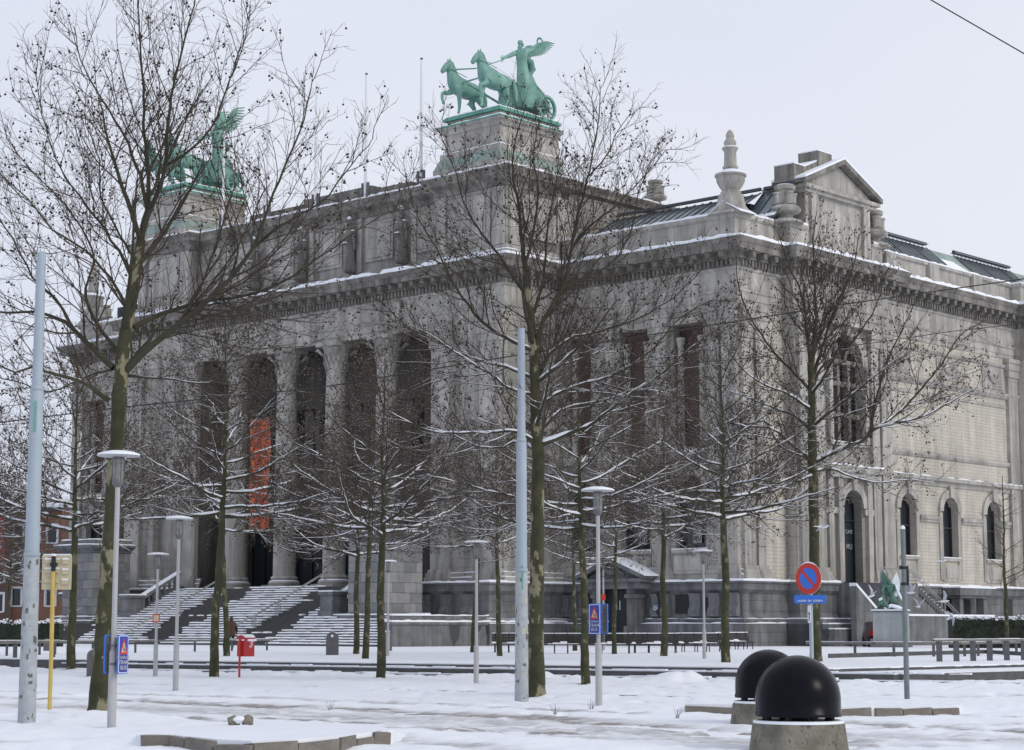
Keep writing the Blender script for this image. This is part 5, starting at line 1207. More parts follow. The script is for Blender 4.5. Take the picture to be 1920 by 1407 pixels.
# right tree
hero('plane tree on the right whose trunk rises behind the round no-parking sign', (1530,1242), None, .42,
 [(1530,1248,36),(1530,1240,32),(1528,1180,28),(1527,1080,26),(1526,960,25),(1524,880,25),(1522,800,21),(1522,740,19),(1520,680,17)],
 [([(1520,680),(1512,620),(1505,560),(1480,500),(1460,440)],11,3,.5),
  ([(1520,690),(1530,620),(1528,540),(1525,460),(1530,400)],12,3,-.4),
  ([(1521,720),(1545,640),(1570,570),(1600,500),(1610,440)],10,3,.9),
  ([(1525,870),(1480,830),(1450,805),(1400,800),(1360,790)],12,3,-1.3),
  ([(1450,805),(1430,790),(1390,800),(1350,815),(1320,830)],6,2,.7),
  ([(1526,868),(1570,845),(1620,825),(1650,800),(1720,785),(1790,750),(1840,720)],13,3,-.8),
  ([(1632,820),(1640,760),(1660,690),(1690,620),(1720,560)],9,3,.6),
  ([(1650,800),(1700,760),(1760,690),(1800,630),(1850,600)],8,3,1.6),
  ([(1522,810),(1490,780),(1450,765),(1400,745),(1360,730)],8,3,1.5),
  ([(1522,770),(1480,740),(1430,720),(1390,690),(1360,650)],8,3,-1.4),
  ([(1521,735),(1490,700),(1450,660),(1410,600),(1385,540),(1380,480)],9,3,.9),
  ([(1523,800),(1560,770),(1610,730),(1660,690),(1720,650)],9,3,-1.7),
  ([(1527,885),(1560,880),(1600,895),(1650,905),(1700,900),(1750,905)],7,3,1.1),
  ([(1521,745),(1540,690),(1590,650),(1640,580),(1660,510)],9,3,1.9),
  ([(1526,890),(1490,905),(1450,920),(1400,930),(1350,950)],7,3,-1.9)],
 13, tw=.74, lw=.88, balls=1900, snow_z=11.5, dens=(3.4,4.2,4.4), ballr=.030, lv=(.78,.46,.42), bark=BARK_F, extra=[(8.0,.2,.1,4.0),(8.6,.3,2.9,4),(10,.6,.4,4),(11,.7,3.4,3.6)], rmul=1.05, snow_amt=1.7)
# procedural trees of three kinds, copied
def gen_tree(t, seed, H_, hb, spread, balls, bark=BARK_F, lean=0, dens=(3.5,4.5,4.6), nl=29, tr=.122):
    r = random.Random(seed); npt = 7
    T_ = [(lean*math.sin(k/npt*2.2)*.6+r.uniform(-.05,.05)*(k > 0), r.uniform(-.05,.05)*(k > 0), H_*.93*k/npt) for k in range(npt+1)]
    rad = [tr*1.28, tr, tr*.92, tr*.80, tr*.52, tr*.34, tr*.2, .012]
    def tp(z):
        f = min(z/(H_*.93)*npt, npt-.001); i = int(f); a = Vector(T_[i]); b = Vector(T_[i+1]); return a.lerp(b, f-i), rad[i]*(1-f+i)+rad[i+1]*(f-i)
    ls = []; az = r.uniform(0, 6)
    for k in range(nl):
        u = (k/(nl-1))**1.15; z = hb+(H_*.88-hb)*u; az += 2.4+r.uniform(-.4,.4); p, rr = tp(z)
        ln = spread*(1-.72*u)*r.uniform(.75,1.15); el = .06+u*.82+r.uniform(-.12,.15); d = Vector((math.cos(az)*math.cos(el), math.sin(az)*math.cos(el), math.sin(el))); v = p.copy(); P = [tuple(v)]
        for j in range(6):
            d += Vector((r.uniform(-.16,.16), r.uniform(-.16,.16), r.uniform(-.04,.2)*(1 if j else -.5))); d.normalize(); v = v+d*ln/6; P.append(tuple(v))
        r0 = min(.085, rr*.62); ls.append((P, [r0*(1-j/6*.78) for j in range(7)]))
    build_tree(t, (T_, rad), ls, seed, balls=balls, dens=dens, snow_z=H_*.8, frost=True, lv=(.8,.46,.42), bark=bark, ballr=.027, snow_amt=1.7)
def gtree(seed, **kw):
    t = thing('plane_tree', '', 'tree', (0,0,0), 0, 'plane trees on the square'); gen_tree(t, seed, **kw); return t
protoA = gtree(21, H_=10.6, hb=4.4, spread=5.3, balls=2200, lean=.0)
protoB = gtree(22, H_=11.6, hb=4.9, spread=5.1, balls=2200, lean=.25)
protoC = gtree(23, H_=10.2, hb=4.6, spread=3.3, balls=1300, lean=-.45, tr=.102, nl=20)
used = set()
TREES = [ # px, base y, ground z, proto, rotation, scale, label
 (402,1272,0,protoB,.4,1.08,'plane tree left of the red post box, at the foot of the low steps'),
 (714,1276,0,protoA,1.0,1.03,'plane tree in front of the right stair pedestal, nearest of its cluster of three'),
 (1098,1285,0,protoB,2.6,.92,'plane tree close to the right of the central tree, behind the blue tram sign'),
 (1361,1244,.42,protoA,3.6,1.12,'plane tree on the square at the right end of the black benches'),
 (1245,1232,.42,protoB,5.0,1.02,'plane tree on the square just right of the basement door porch'),
 (132,1261,0,protoA,5.4,1.18,'slender plane tree between the yellow post and the large mottled trunk'),
 (425,1232,.42,protoC,.2,1.15,'slanting thin plane tree on the square beside the climbing person'),
 (685,1237,.42,protoC,2.0,1.1,'middle plane tree of the cluster in front of the right stair pedestal'),
 (668,1228,.42,protoA,.6,1.0,'farthest plane tree of the cluster in front of the right stair pedestal'),
 (887,1225,.42,protoC,3.3,1.12,'thin plane tree on the square behind the lamp left of the tall tram mast'),
 (937,1232,.42,protoC,5.1,1.0,'thin straight plane tree directly left of the tall tram mast'),
 (1152,1228,.42,protoC,4.2,.95,'thin plane tree leaning in front of the dark basement door'),
 (1078,1222,.42,protoC,1.2,.98,'thin plane tree half hidden behind the trunk right of the central tree')]
first_done = set()
for px_, py_, gz_, pr_, rz, s_, lab in TREES:
    p = gp(px_, py_, gz_); p.z -= .03
    if id(pr_) not in first_done:
        first_done.add(id(pr_)); pr_.location = p; pr_.rotation_euler = (0,0,rz); pr_['label'] = lab; pr_.scale = (s_,)*3
    else: dup(pr_, p, rz, lab, (s_,)*3)
for (x, y), rz, s_, lab in (((-24.5,84),1.9,1.1,'plane tree reaching in from the left edge of the picture'),((-33,128),2.2,.95,'small snowy tree in front of the orange brick houses'),
        ((-37.5,150),4.4,1.0,'dark snowy tree between the brick houses and the left stair pedestal')):
    o = dup(protoA if s_ != .95 else protoC, (x, y, .38), rz, lab, (s_,)*3); o['group'] = 'trees at the left edge'
# young thin tree at the right edge
t = thing('young_tree', 'young slender bare tree in front of the hedge at the right edge', 'tree', gp(1888,1228,.42))
rr_ = random.Random(4); ls = []
for k in range(20):
    z = 2.6+4.8*k/19; az = rr_.uniform(0,6.28); ln = 1.9*(1-.75*k/19)*rr_.uniform(.7,1.1); d = Vector((math.cos(az), math.sin(az), .35)); v = Vector((0,0,z)); P = [tuple(v)]
    for j in range(5): d += Vector((rr_.uniform(-.1,.1), rr_.uniform(-.1,.1), .08)); d.normalize(); v = v+d*ln/5; P.append(tuple(v))
    ls.append((P, [.022,.018,.015,.012,.010,.008]))
build_tree(t, ([(0,0,0),(.05,0,2),(0,0,4),(.05,0,6),(.05,0,8.0)], [.11,.085,.06,.04,.012]), ls, 77, balls=0, dens=(2.4,2.4,2.0), snow_z=0, bark=BARK_F, lv=(.5,.4,.3), snow_amt=.6)
# ------------------------------------------------------------------ tram masts
def mast(px_, py_, lab, top, m2=None):
    p = gp(px_, py_); t = thing('tram_mast', lab, 'mast', (p.x, p.y, -.06), 0, 'pale tram masts')
    k = p.y/3640
    b = MB(); b.lathe([(.158,0),(.150,1.2),(.142,2.3),(.138,3.0)], 20); obj('lower_section', b, POLE_W, t, smooth=True)
    b = MB(); b.lathe([(.136,3.0),(.130,3.03),(.118,5.95),(.112,6.0)], 20); obj('middle_section', b, POLE, t, smooth=True)
    b = MB(); b.lathe([(.096,6.0),(.088,7.4),(.082,top)], 18); obj('upper_section', b, POLE, t, smooth=True)
    b = MB(); b.lathe([(.147,2.96),(.147,3.04)], 20); b.lathe([(.12,5.95),(.11,6.06)], 20); obj('collar', b, POLE, t, smooth=True)
    b = MB(); r = random.Random(int(px_))
    for i in range(7):
        a = r.uniform(-2.6,-.6); z = r.uniform(.5,2.9); h = r.uniform(.05,.14); w = r.uniform(.15,.5); R_ = .1585-.007*z
        for s_ in (0,): b.v += [((R_+.004)*math.cos(a+dx*w), (R_+.004)*math.sin(a+dx*w), z+dz*h) for dx, dz in ((0,0),(1,.1),(1,1),(0,.8))]; n = len(b.v)-4; b.f.append((n,n+1,n+2,n+3))
    obj('sticker_remains', b, CREAM if m2 else LAMP_D, t, kind='stuff')
    b = MB(); b.box(-.02,.03,-.132,-.128,5.2,5.75) if not m2 else b.box(.0,.035,-.142,-.138,2.55,3.1); obj('paint_scratch', b, COPPER, t)
    return t
mast(50, 1352, 'thick tram mast at the left edge, bluish above and scarred grey below', 8.5)
mast(978, 1313, 'thick tram mast in the middle, bluish above and scarred grey below', 8.62, 1)
# ------------------------------------------------------------------ street lamps
def lamp_proto():
    t = thing('street_lamp', '', 'street lamp', (0,0,0), 0, 'disc-topped street lamps')
    b = MB(); b.lathe([(.074,0),(.074,1.22),(.065,1.25),(.045,1.27)], 14); obj('lower_post', b, LAMP, t, smooth=True)
    b = MB(); b.lathe([(.046,1.26),(.042,3.97)], 12); obj('upper_post', b, LAMP, t, smooth=True)
    b = MB(); b.lathe([(.045,3.90),(.095,3.96),(.10,4.0),(.09,4.02)], 14); obj('lantern_base', b, LAMP_D, t, smooth=True); b = MB(); b.lathe([(.10,4.36),(.10,4.40)], 14); obj('lantern_cap', b, LAMP_D, t, smooth=True)
    b = MB(); b.lathe([(.090,4.02),(.094,4.36)], 14); obj('lantern_glass', b, GLASS_L, t, smooth=True)
    b = MB(); b.lathe([(.03,4.02),(.03,4.12),(.05,4.14),(.05,4.18)], 8); 
    for k in range(6):
        a = PI*k/3+.2; b.tube([(.096*math.cos(a),.096*math.sin(a),4.0),(.100*math.cos(a),.100*math.sin(a),4.38)], .007, 4)
    obj('lantern_frame', b, LAMP_D, t)
    b = MB(); b.lathe([(.12,4.40),(.35,4.41),(.368,4.418),(.34,4.44),(.1,4.46)], 26); d = obj('disc', b, LAMP, t, smooth=True)
    b = MB(); b.lathe([(.36,4.424),(.352,4.45),(.28,4.475),(.15,4.50),(.01,4.505)], 24); obj('snow', b, SNOW, d, smooth=True)
    return t
lp0 = lamp_proto()
LAMPS = [((209,1363),0,1.035,'nearest disc-topped street lamp, left foreground, carrying two blue warning signs'),
 ((329,1294),0,1.03,'disc-topped street lamp left of the mossy tree by the stairs, taller of that pair'),
 ((291,1271),0,.92,'disc-topped street lamp with a small red-edged notice on its post'),
 ((893,1285),0,.93,'disc-topped street lamp left of the middle tram mast'),
 ((1123,1322),0,1.045,'disc-topped street lamp right of the central tree, carrying a blue tram sign'),
 ((727,1232),.42,.87,'small far disc-topped street lamp before the right stair pedestal'),
 ((1321,1237),.42,.94,'disc-topped street lamp on the square in front of the black benches'),
 ((1132,1221),.42,1.08,'farthest disc-topped street lamp, behind the blue tram sign')]
lamps = []
for i, (pp, z, s_, lab) in enumerate(LAMPS):
    p = gp(pp[0], pp[1], z); p.z -= .04
    if i == 0: lp0.location = p; lp0['label'] = lab; o = lp0
    else: o = dup(lp0, p, i*.7, lab)
    o.scale = (1,1,s_) if i != 5 else (1,1,.9); lamps.append(o)
b = MB(); b.box(-.12,.12,-.075,-.065,2.0,2.3); n_ = obj('notice', b, SIGNRED, lamps[2]); n_.rotation_euler = (0,0,-lamps[2].rotation_euler[2])
b = MB(); b.box(-.085,.085,-.08,-.074,2.04,2.26); obj('notice_sheet', b, CREAM, n_)
b = MB(); b.box(-.1,.1,-.075,-.065,2.45,2.75); n_ = obj('notice', b, SIGNRED, lamps[7]); n_.rotation_euler = (0,0,-lamps[7].rotation_euler[2])
# ------------------------------------------------------------------ blue tram warning signs
def rrect(w, h, r, n=5):
    P = []
    for cx, cy, a0 in ((w/2-r,h/2-r,0),(-w/2+r,h/2-r,PI/2),(-w/2+r,-h/2+r,PI),(w/2-r,-h/2+r,1.5*PI)):
        P += [(cx+r*math.cos(a0+PI/2*k/n), cy+r*math.sin(a0+PI/2*k/n)) for k in range(n+1)]
    return P
RX = Matrix.Rotation(PI/2, 4, 'X')
def warn_sign(lab, loc, rot, w, h, back_turn):
    t = thing('warning_sign', lab, 'traffic sign', loc, rot, 'blue tram warning signs on lamp posts')
    def plate(M, nm):
        b = MB(); b.prism(rrect(w, h, .04), -.012, .012, 'y'); b.v = [tuple(M @ Vector(v)) for v in b.v]; pl = obj(nm, b, SIGNBLUE, t)
        b = MB(); b.prism(rrect(w-.03, h-.03, .03), -.016, -.0125, 'y'); b.v = [tuple(M @ Vector(v)) for v in b.v]; obj('border', b, WHITE, pl)
        b = MB(); b.prism(rrect(w-.055, h-.055, .025), -.019, -.0165, 'y'); b.v = [tuple(M @ Vector(v)) for v in b.v]; obj('face', b, SIGNNAVY, pl)
        b = MB(); b.prism([(-w*.36,.0),(w*.36,.0),(0,.27)], -.023, -.0195, 'y'); b.v = [tuple(M @ Vector(v)) for v in b.v]; obj('red_triangle', b, SIGNRED, pl)
        b = MB(); b.prism([(-w*.23,.035),(w*.23,.035),(0,.205)], -.026, -.0235, 'y'); b.v = [tuple(M @ Vector(v)) for v in b.v]; obj('white_triangle', b, CREAM, pl)
        b = MB(); b.prism([(-.01,.05),(.05,.05),(.03,.09),(.005,.10),(0,.14),(-.015,.14)], -.029, -.0265, 'y'); b.v = [tuple(M @ Vector(v)) for v in b.v]; obj('symbol', b, LAMP_D, pl)
        for s_, z, sz in (('VOORRANG',-.055,.058),('TRAM',-.135,.095),('BUS',-.225,.095)):
            text('lettering', s_, sz, GULLG, pl, M @ Matrix.Translation((0,-.024,z)) @ RX)
        b = MB(); b.prism(rrect(w-.04, h-.04, .03), .0125, .016, 'y'); b.v = [tuple(M @ Vector(v)) for v in b.v]; obj('back', b, LAMP_D, pl)
    plate(Matrix.Translation((0,-.14,0)), 'front_plate')
    plate(Matrix.Rotation(back_turn, 4, 'Z') @ Matrix.Translation((0,-.14,0)), 'rear_plate')
    b = MB()
    for z in (.14,-.16): b.box(-.03,.03,-.13,.13,z-.012,z+.012); b.box(-.1,.1,-.05,.05,z-.015,z+.015)
    b.box(-.045,.045,-.125,.02,-.28,.28); obj('clamp', b, LAMP_D, t)
    return t
p = gp(209,1363); warn_sign('narrow blue warning sign reading TRAM BUS on the nearest left lamp post', (p.x+.045, p.y, at(213,1227,p.y).z), 1.08, .27, .65, PI+.0)
p = gp(1123,1322); warn_sign('blue warning sign reading TRAM BUS on the lamp post right of the centre', (p.x, p.y, at(1116,1161,p.y).z), -.62, .30, .65, PI-.4)
# ------------------------------------------------------------------ no-parking sign
p = at(1522,1228,36.5); pz = at(1522,1085,36.5).z
t = thing('no_parking_sign', 'round red and blue no-parking sign with plate LADEN EN LOSSEN on a steel post', 'traffic sign', (p.x, p.y, 0))
b = MB(); b.lathe([(.038,-.05),(.038,pz+.25)], 12); obj('post', b, POLE, t, smooth=True)
Rz = Matrix.Translation((0,0,pz)) @ Matrix.Rotation(-.80, 4, 'Z')
def disc(r0, y0, y1, m, nm, par, r1=0, n=36):
    b = MB(); P = [(r0*math.cos(2*PI*i/n), r0*math.sin(2*PI*i/n)) for i in range(n)]; b.prism(P, y0, y1, 'y'); b.v = [tuple(Rz @ Vector(v)) for v in b.v]; return obj(nm, b, m, par)
d0 = disc(.292, -.062, -.05, SIGNRED, 'red_disc', t); disc(.297, -.05, -.046, WHITE, 'disc_back', t); disc(.195, -.066, -.0625, SIGNBLUE, 'blue_field', d0)
b = MB(); a = PI*.75; c_, s_ = math.cos(a), math.sin(a); L_ = .2; w_ = .026
b.prism([(c_*L_-s_*w_, s_*L_+c_*w_), (c_*L_+s_*w_, s_*L_-c_*w_), (-c_*L_+s_*w_, -s_*L_-c_*w_), (-c_*L_-s_*w_, -s_*L_+c_*w_)], -.071, -.0665, 'y'); b.v = [tuple(Rz @ Vector(v)) for v in b.v]; obj('red_bar', b, SIGNRED, d0)
b = MB(); b.tube([Rz @ Vector((.297*math.cos(x), -.056, .297*math.sin(x))) for x in [PI*.28+PI*.44*k/8 for k in range(9)]], [.003,.008,.012,.014,.014,.013,.012,.008,.003], 5); obj('snow', b, SNOW, t)
Rp = Matrix.Translation((0,0,at(1520,1124,36.5).z)) @ Matrix.Rotation(-.35, 4, 'Z')
b = MB(); b.prism(rrect(.60,.155,.03), -.058, -.046, 'y'); b.v = [tuple(Rp @ Vector(v)) for v in b.v]; pl = obj('text_plate', b, SIGNBLUE, t)
text('lettering', 'LADEN  EN  LOSSEN', .052, WHITE, pl, Rp @ Matrix.Translation((0,-.064,-.03)) @ RX)
Rq = Matrix.Translation((.01,0,at(1522,1152,36.5).z)) @ Matrix.Rotation(-1.0, 4, 'Z')
b = MB(); b.prism(rrect(.085,.33,.03), -.056, -.048, 'y'); b.v = [tuple(Rq @ Vector(v)) for v in b.v]; pl = obj('arrow_plate', b, WHITE, t)
b = MB(); b.prism([(-.008,-.12),(.008,-.12),(.008,.0),(.025,.0),(0,.05),(-.025,.0),(-.008,.0)], -.06, -.0565, 'y'); b.v = [tuple(Rq @ Vector(v)) for v in b.v]; obj('arrow', b, CABLE, pl)
# ------------------------------------------------------------------ dark post on the right
p = gp(1701,1316); t = thing('signal_post', 'plain dark grey post with black clamps and a cap of snow, right foreground', 'post', (p.x, p.y, -.04))
b = MB(); b.lathe([(.062,0),(.058,1.5),(.055,3.88)], 12); obj('post', b, BIN if False else mat('post_grey', (.13,.15,.16), .5, (.17,.19,.20), 4), t, smooth=True)
b = MB(); b.lathe([(.055,3.88),(.05,3.93),(.02,3.96)], 10); obj('snow', b, SNOW, t, smooth=True)
b = MB(); b.lathe([(.075,2.62),(.075,2.68)], 10); b.lathe([(.075,2.98),(.075,3.04)], 10); b.box(.07,.10,-.04,.04,2.62,3.05); b.box(-.10,-.06,-.02,.02,2.98,3.06); obj('clamp', b, CABLE, t)
# ------------------------------------------------------------------ yellow post with the back of a sign
p = gp(93,1330); t = thing('yellow_post', 'yellow post holding a cream sign panel seen from behind, left foreground', 'traffic sign', (p.x, p.y, -.04))
zt = at(99,1043,p.y).z
b = MB(); b.tube([(0,0,0),(.0,0,1.2),(-.01,0,zt-.28)], .043, 10); obj('post', b, YELLOW, t, smooth=True)
b = MB(); b.lathe([(.046,zt-.30),(.046,zt-.02),(.03,zt)], 10, (-.01,0,.04)); b.box(-.07,.06,-.05,.05,zt-.16,zt-.1); obj('post_cap', b, CABLE, t)
b = MB(); cx = .045; b.box(cx-.30,cx+.30,.06,.10,zt-.64,zt+.06); pn = obj('panel', b, CREAM, t)
b = MB()
for x0, x1, z0, z1 in ((-.24,.06,-.1,-.03),(-.24,.06,-.3,-.22),(.12,.24,-.12,-.03),(.12,.24,-.33,-.24),(.12,.24,-.54,-.45),(-.24,.06,-.5,-.42)): b.box(cx+x0,cx+x1,.03,.059,zt+z0,zt+z1)
obj('rib', b, CREAM, pn)
b = MB()
for x0, x1, z in ((-.24,.06,-.03),(-.24,.06,-.22),(.12,.24,-.03),(.12,.24,-.24),(.12,.24,-.45)): b.box(cx+x0,cx+x1,.025,.058,zt+z,zt+z+.03)
b.box(cx-.28,cx+.28,.055,.105,zt+.061,zt+.085); b.lathe([(.06,zt+.04),(.04,zt+.08),(.01,zt+.09)], 8, (-.01,0,0)); obj('snow', b, SNOW, pn)
# ------------------------------------------------------------------ black dome bollards
def dome_bollard(lab, px_, py_, d=None):
    p = gp(px_, py_) ; t = thing('dome_bollard', lab, 'bollard', (p.x*(p.y+.66)/p.y, p.y+.66, -.05), 0, 'black dome bollards')
    b = MB(); b.lathe([(.69,0),(.675,.1),(.64,.37),(.60,.395),(.5,.395)], 36); obj('concrete_base', b, CONC, t, smooth=True)
    b = MB(); b.lathe([(.63,.378),(.624,.412),(.575,.42),(.54,.398)], 36, cap=False); obj('snow', b, SNOW, t, smooth=True)
    b = MB()
    for k in range(8): a = PI*k/4+.35; b.tube([(.47*math.cos(a),.47*math.sin(a),.38),(.47*math.cos(a),.47*math.sin(a),.54)], .05, 6)
    b.lathe([(.15,.38),(.15,.52)], 12); obj('foot', b, CABLE, t)
    b = MB(); R_ = .592; prof = [(R_-.03,.48),(R_+.012,.47),(R_+.012,.52),(R_,.535),(R_,.71)]+[(R_*math.cos(a), .71+R_*math.sin(a)*1.01) for a in [PI/2*k/12 for k in range(1, 12)]]+[(.01,.71+R_*1.01)]
    b.lathe(prof, 48); obj('dome', b, BLACKP, t, smooth=True)
    return t
dome_bollard('nearest black dome bollard on a round concrete base at the lower right', 1498, 1406)
dome_bollard('rear black dome bollard on a concrete base, half hidden by the nearer one', 1443, 1357)
# ------------------------------------------------------------------ kerbs in the road
def stones(root, pts, h, w=.22, lift=0, top=True):
    r = random.Random(len(pts)*3)
    for a, c in zip(pts[:-1], pts[1:]):
        d = Vector((c.x-a.x, c.y-a.y, 0)); L_ = d.length; n = max(1, round(L_/.75)); ang = math.atan2(d.y, d.x)
        for k in range(n):
            q_ = a+(c-a)*(k+.5)/n; l = L_/n*r.uniform(.9,.97); b = MB(); b.rough_box(-l/2, l/2, 0, w, -.12, h+r.uniform(-.03,.015), .024, r)
            o = obj('kerb_stone', b, KERB, root, (q_.x-root.location.x, q_.y-root.location.y, lift), ang)
k1 = thing('kerb', 'curved row of rough kerb stones edging a snow-filled island in the foreground', 'kerb', gp(440,1407))
pts = [gp(262,1398), gp(316,1399), gp(345,1402), gp(400,1408), gp(470,1412), gp(560,1408), gp(640,1402), gp(700,1393), gp(732,1391)]
for p in pts: p.z = 0
stones(k1, pts, .125)
b = MB(); P = [(p.x, p.y+.1) for p in pts]; Q_ = [(q_.x, q_.y) for q_ in (gp(760,1376), gp(700,1358), gp(500,1352), gp(340,1362), gp(255,1380))]
b.prism(P+Q_, -.1, .135, 'z'); cxy = (sum(v[0] for v in P+Q_)/len(P+Q_), sum(v[1] for v in P+Q_)/len(P+Q_))
n = len(P+Q_)
for i in range(n, 2*n): b.v[i] = (b.v[i][0], b.v[i][1], .15 if i < n+len(P) else .0)
struct(obj('island_snow', b, SNOW))
k2 = thing('kerb', 'straight row of worn kerb stones behind the black dome bollards', 'kerb', gp(1440,1334))
pts = [gp(1284,1334), gp(1372,1335), gp(1560,1341), gp(1640,1340), gp(1802,1337)]
for p in pts: p.z = 0
stones(k2, pts, .12)
b = MB(); P = [(p.x, p.y+.06) for p in pts]; Q_ = [(q_.x, q_.y) for q_ in (gp(1800,1318), gp(1560,1316), gp(1300,1318))]; b.prism(P+Q_, -.1, .13, 'z'); n = len(P+Q_)
for i in range(n, 2*n): b.v[i] = (b.v[i][0], b.v[i][1], .145 if i < n+len(P) else -.01)
struct(obj('island_snow', b, SNOW))
# long thin kerb edge at the far side of the road
b = MB(); a, c = gp(560,1292), gp(1300,1311); d = (c-a).normalized(); nn = Vector((d.y,-d.x,0))
b.prism([(a.x,a.y),(c.x,c.y),(c.x-nn.x*.15,c.y-nn.y*.15),(a.x-nn.x*.15,a.y-nn.y*.15)], -.1, .045, 'z'); struct(obj('road_kerb', b, KERB))
# rock on the road
r = random.Random(8); p = gp(450,1360)
t = thing('snowy_rock', 'lumpy grey stone with snow lying in the road by the left lamp', 'rock', (p.x, p.y, .0))
def rock(cx, w, h, s):
    v, f = ico(); b = MB(); rg = random.Random(s); v2 = [tuple(x) for x in v]; b.v = [(cx+x*w*rg.uniform(.8,1.1), y*w*.8*rg.uniform(.8,1.1), h*.35+z*h*.62*rg.uniform(.85,1.1)) for x, y, z in v2]; b.f = [tuple(int(k) for k in q_) for q_ in f]; return b
obj('stone', rock(.13,.13,.20,1), KERB, t); obj('stone', rock(-.10,.13,.19,2), CONC, t)
b = rock(-.02,.14,.12,5); b.v = [(x, y-.02, z+.05) for x, y, z in b.v]; obj('snow', b, SNOW, t)
# ------------------------------------------------------------------ post box
p = gp(455,1274); t = thing('post_box', 'red post box with a white horn emblem and snow on its rounded lid', 'post box', (p.x, p.y, 0), -.62)
b = MB(); b.tube([(0,-.16,-.05),(0,-.16,1.3)], .035, 8); obj('stand', b, RED, t)
b = MB(); b.box(-.17,.17,-.10,.34,.72,1.24); n = 10
b.prism([(-.17*math.cos(PI*k/n)*1.08, 1.24+.15*math.sin(PI*k/n)) for k in range(n+1)], -.14, .38, 'y'); b.box(-.045,.045,-.135,-.098,.72,1.25); bx_ = obj('box', b, RED, t)
b = MB(); b.prism([(-.19*math.cos(PI*k/n), 1.27+.15*math.sin(PI*k/n)) for k in range(1, n)], -.10, .36, 'y'); b.box(-.17,-.05,-.15,-.12,1.22,1.26); b.box(.05,.17,-.15,-.12,1.22,1.26); b.box(.17,.22,.0,.38,1.20,1.27); obj('snow', b, SNOW, t)
def arc_band(cx, cz, r0, r1, a0, a1, n=12):
    b = MB(); 
    for k in range(n):
        aa, ab = a0+(a1-a0)*k/n, a0+(a1-a0)*(k+1)/n
        b.q(*[(.174, cx+r*math.cos(a), cz+r*math.sin(a)) for r, a in ((r0,aa),(r1,aa),(r1,ab),(r0,ab))])
    return b
obj('emblem', arc_band(.22,1.14,.03,.062,.4,5.6), WHITE, bx_); obj('emblem', arc_band(.16,1.06,.03,.06,PI*.9,PI*2.1), WHITE, bx_)
b = MB(); b.q((.174,.02,1.11),(.174,.10,1.11),(.174,.10,1.125),(.174,.02,1.125)); b.q((.174,.02,1.07),(.174,.08,1.07),(.174,.08,1.085),(.174,.02,1.085)); obj('marking', b, CABLE, bx_)
# ------------------------------------------------------------------ rounded grey litter bins
def bin_(lab, p, rot, s_=1.0, white=False):
    t = thing('litter_bin', lab, 'litter bin', p, rot, 'round-topped grey litter bins'); n = 12; w = .26; h = 1.04
    b = MB(); b.prism([(w,0),(w,h-w)]+[(w*math.cos(PI*k/n), h-w+w*math.sin(PI*k/n)) for k in range(1, n)]+[(-w,h-w),(-w,0)], -.16, .16, 'y'); obj('body', b, BIN, t)
    b = MB(); b.prism([(.055*math.cos(2*PI*k/n), .87+.055*math.sin(2*PI*k/n)) for k in range(n)], -.166, -.161, 'y'); obj('opening', b, DARK if not white else SNOW, t)
    b = MB(); b.prism([((w+.01)*math.cos(PI*k/n), h-w+(w+.015)*math.sin(PI*k/n)) for k in range(3, n-2)]+[(w*.9*math.cos(PI*k/n), h-w+w*.95*math.sin(PI*k/n)) for k in range(n-3, 2, -1)], -.15, .15, 'y'); obj('snow', b, SNOW, t)
    t.scale = (s_,)*3; return t
bin_('round-topped grey litter bin standing alone before the snowy steps', gp(623,1231,.40), 0, 1.0, True)
bin_('round-topped grey litter bin half hidden behind the large mottled trunk', gp(176,1271), .3, .9)
bin_('round-topped grey litter bin behind the cluster of three trees', gp(724,1222,.42), .8, 1.0)
bin_('small snow-capped litter bin in front of the left hedge', gp(87,1222,.42), .2, .6)
# ------------------------------------------------------------------ rails with posts
def fence(lab, pts, z, n, h, pw, th, name='low_rail', rw=.12):
    t = thing('low_fence', lab, 'fence', (pts[0].x, pts[0].y, z))
    o0 = pts[0]
    segs = list(zip(pts[:-1], pts[1:])); tot = sum((c-a).length for a, c in segs)
    b = MB(); pos = []
    for a, c in segs:
        d = (c-a).normalized(); nn = Vector((d.y,-d.x,0))*rw/2
        b.prism([((a+nn-o0).x,(a+nn-o0).y),((c+nn-o0).x,(c+nn-o0).y),((c-nn-o0).x,(c-nn-o0).y),((a-nn-o0).x,(a-nn-o0).y)], h-th, h, 'z')
    obj('rail', b, FENCE_T, t)
    b = MB(); r = random.Random(2)
    for a, c in segs:
        d = (c-a).normalized(); nn = Vector((d.y,-d.x,0))*rw*.35; L_ = (c-a).length; s0_ = 0
        while s0_ < L_:
            s1_ = min(L_, s0_+r.uniform(.4,1.2)); A_ = a+d*s0_-o0; B_ = a+d*s1_-o0; hh = r.uniform(.012,.03)
            if r.random() < .8: b.prism([((A_+nn).x,(A_+nn).y),((B_+nn).x,(B_+nn).y),((B_-nn).x,(B_-nn).y),((A_-nn).x,(A_-nn).y)], h+.001, h+hh, 'z')
            s0_ = s1_
    obj('snow', b, SNOW, t, kind='stuff')
    pm = MB(); pm.box(-pw/2, pw/2, -.03, .03, -.15, h-th); first = None
    for k in range(n):
        s = tot*(k+.3)/(n-.4); 
        for a, c in segs:
            L_ = (c-a).length
            if s <= L_: q_ = a+(c-a)*(s/L_); break
            s -= L_
        if first is None: first = obj('post', pm, FENCE, t); o = first
        else: o = first.copy(); C.objects.link(o)
        o.location = q_-o0
    return t
G = lambda a, b, z=.42: gp(a, b, z)
def flat(p): return Vector((p.x, p.y, 0))
fence('long low grey rail with thin posts on the left, running towards the post box', [flat(G(-30,1233)), flat(G(130,1228)), flat(G(510,1221))], .42, 16, .62, .10, .09)
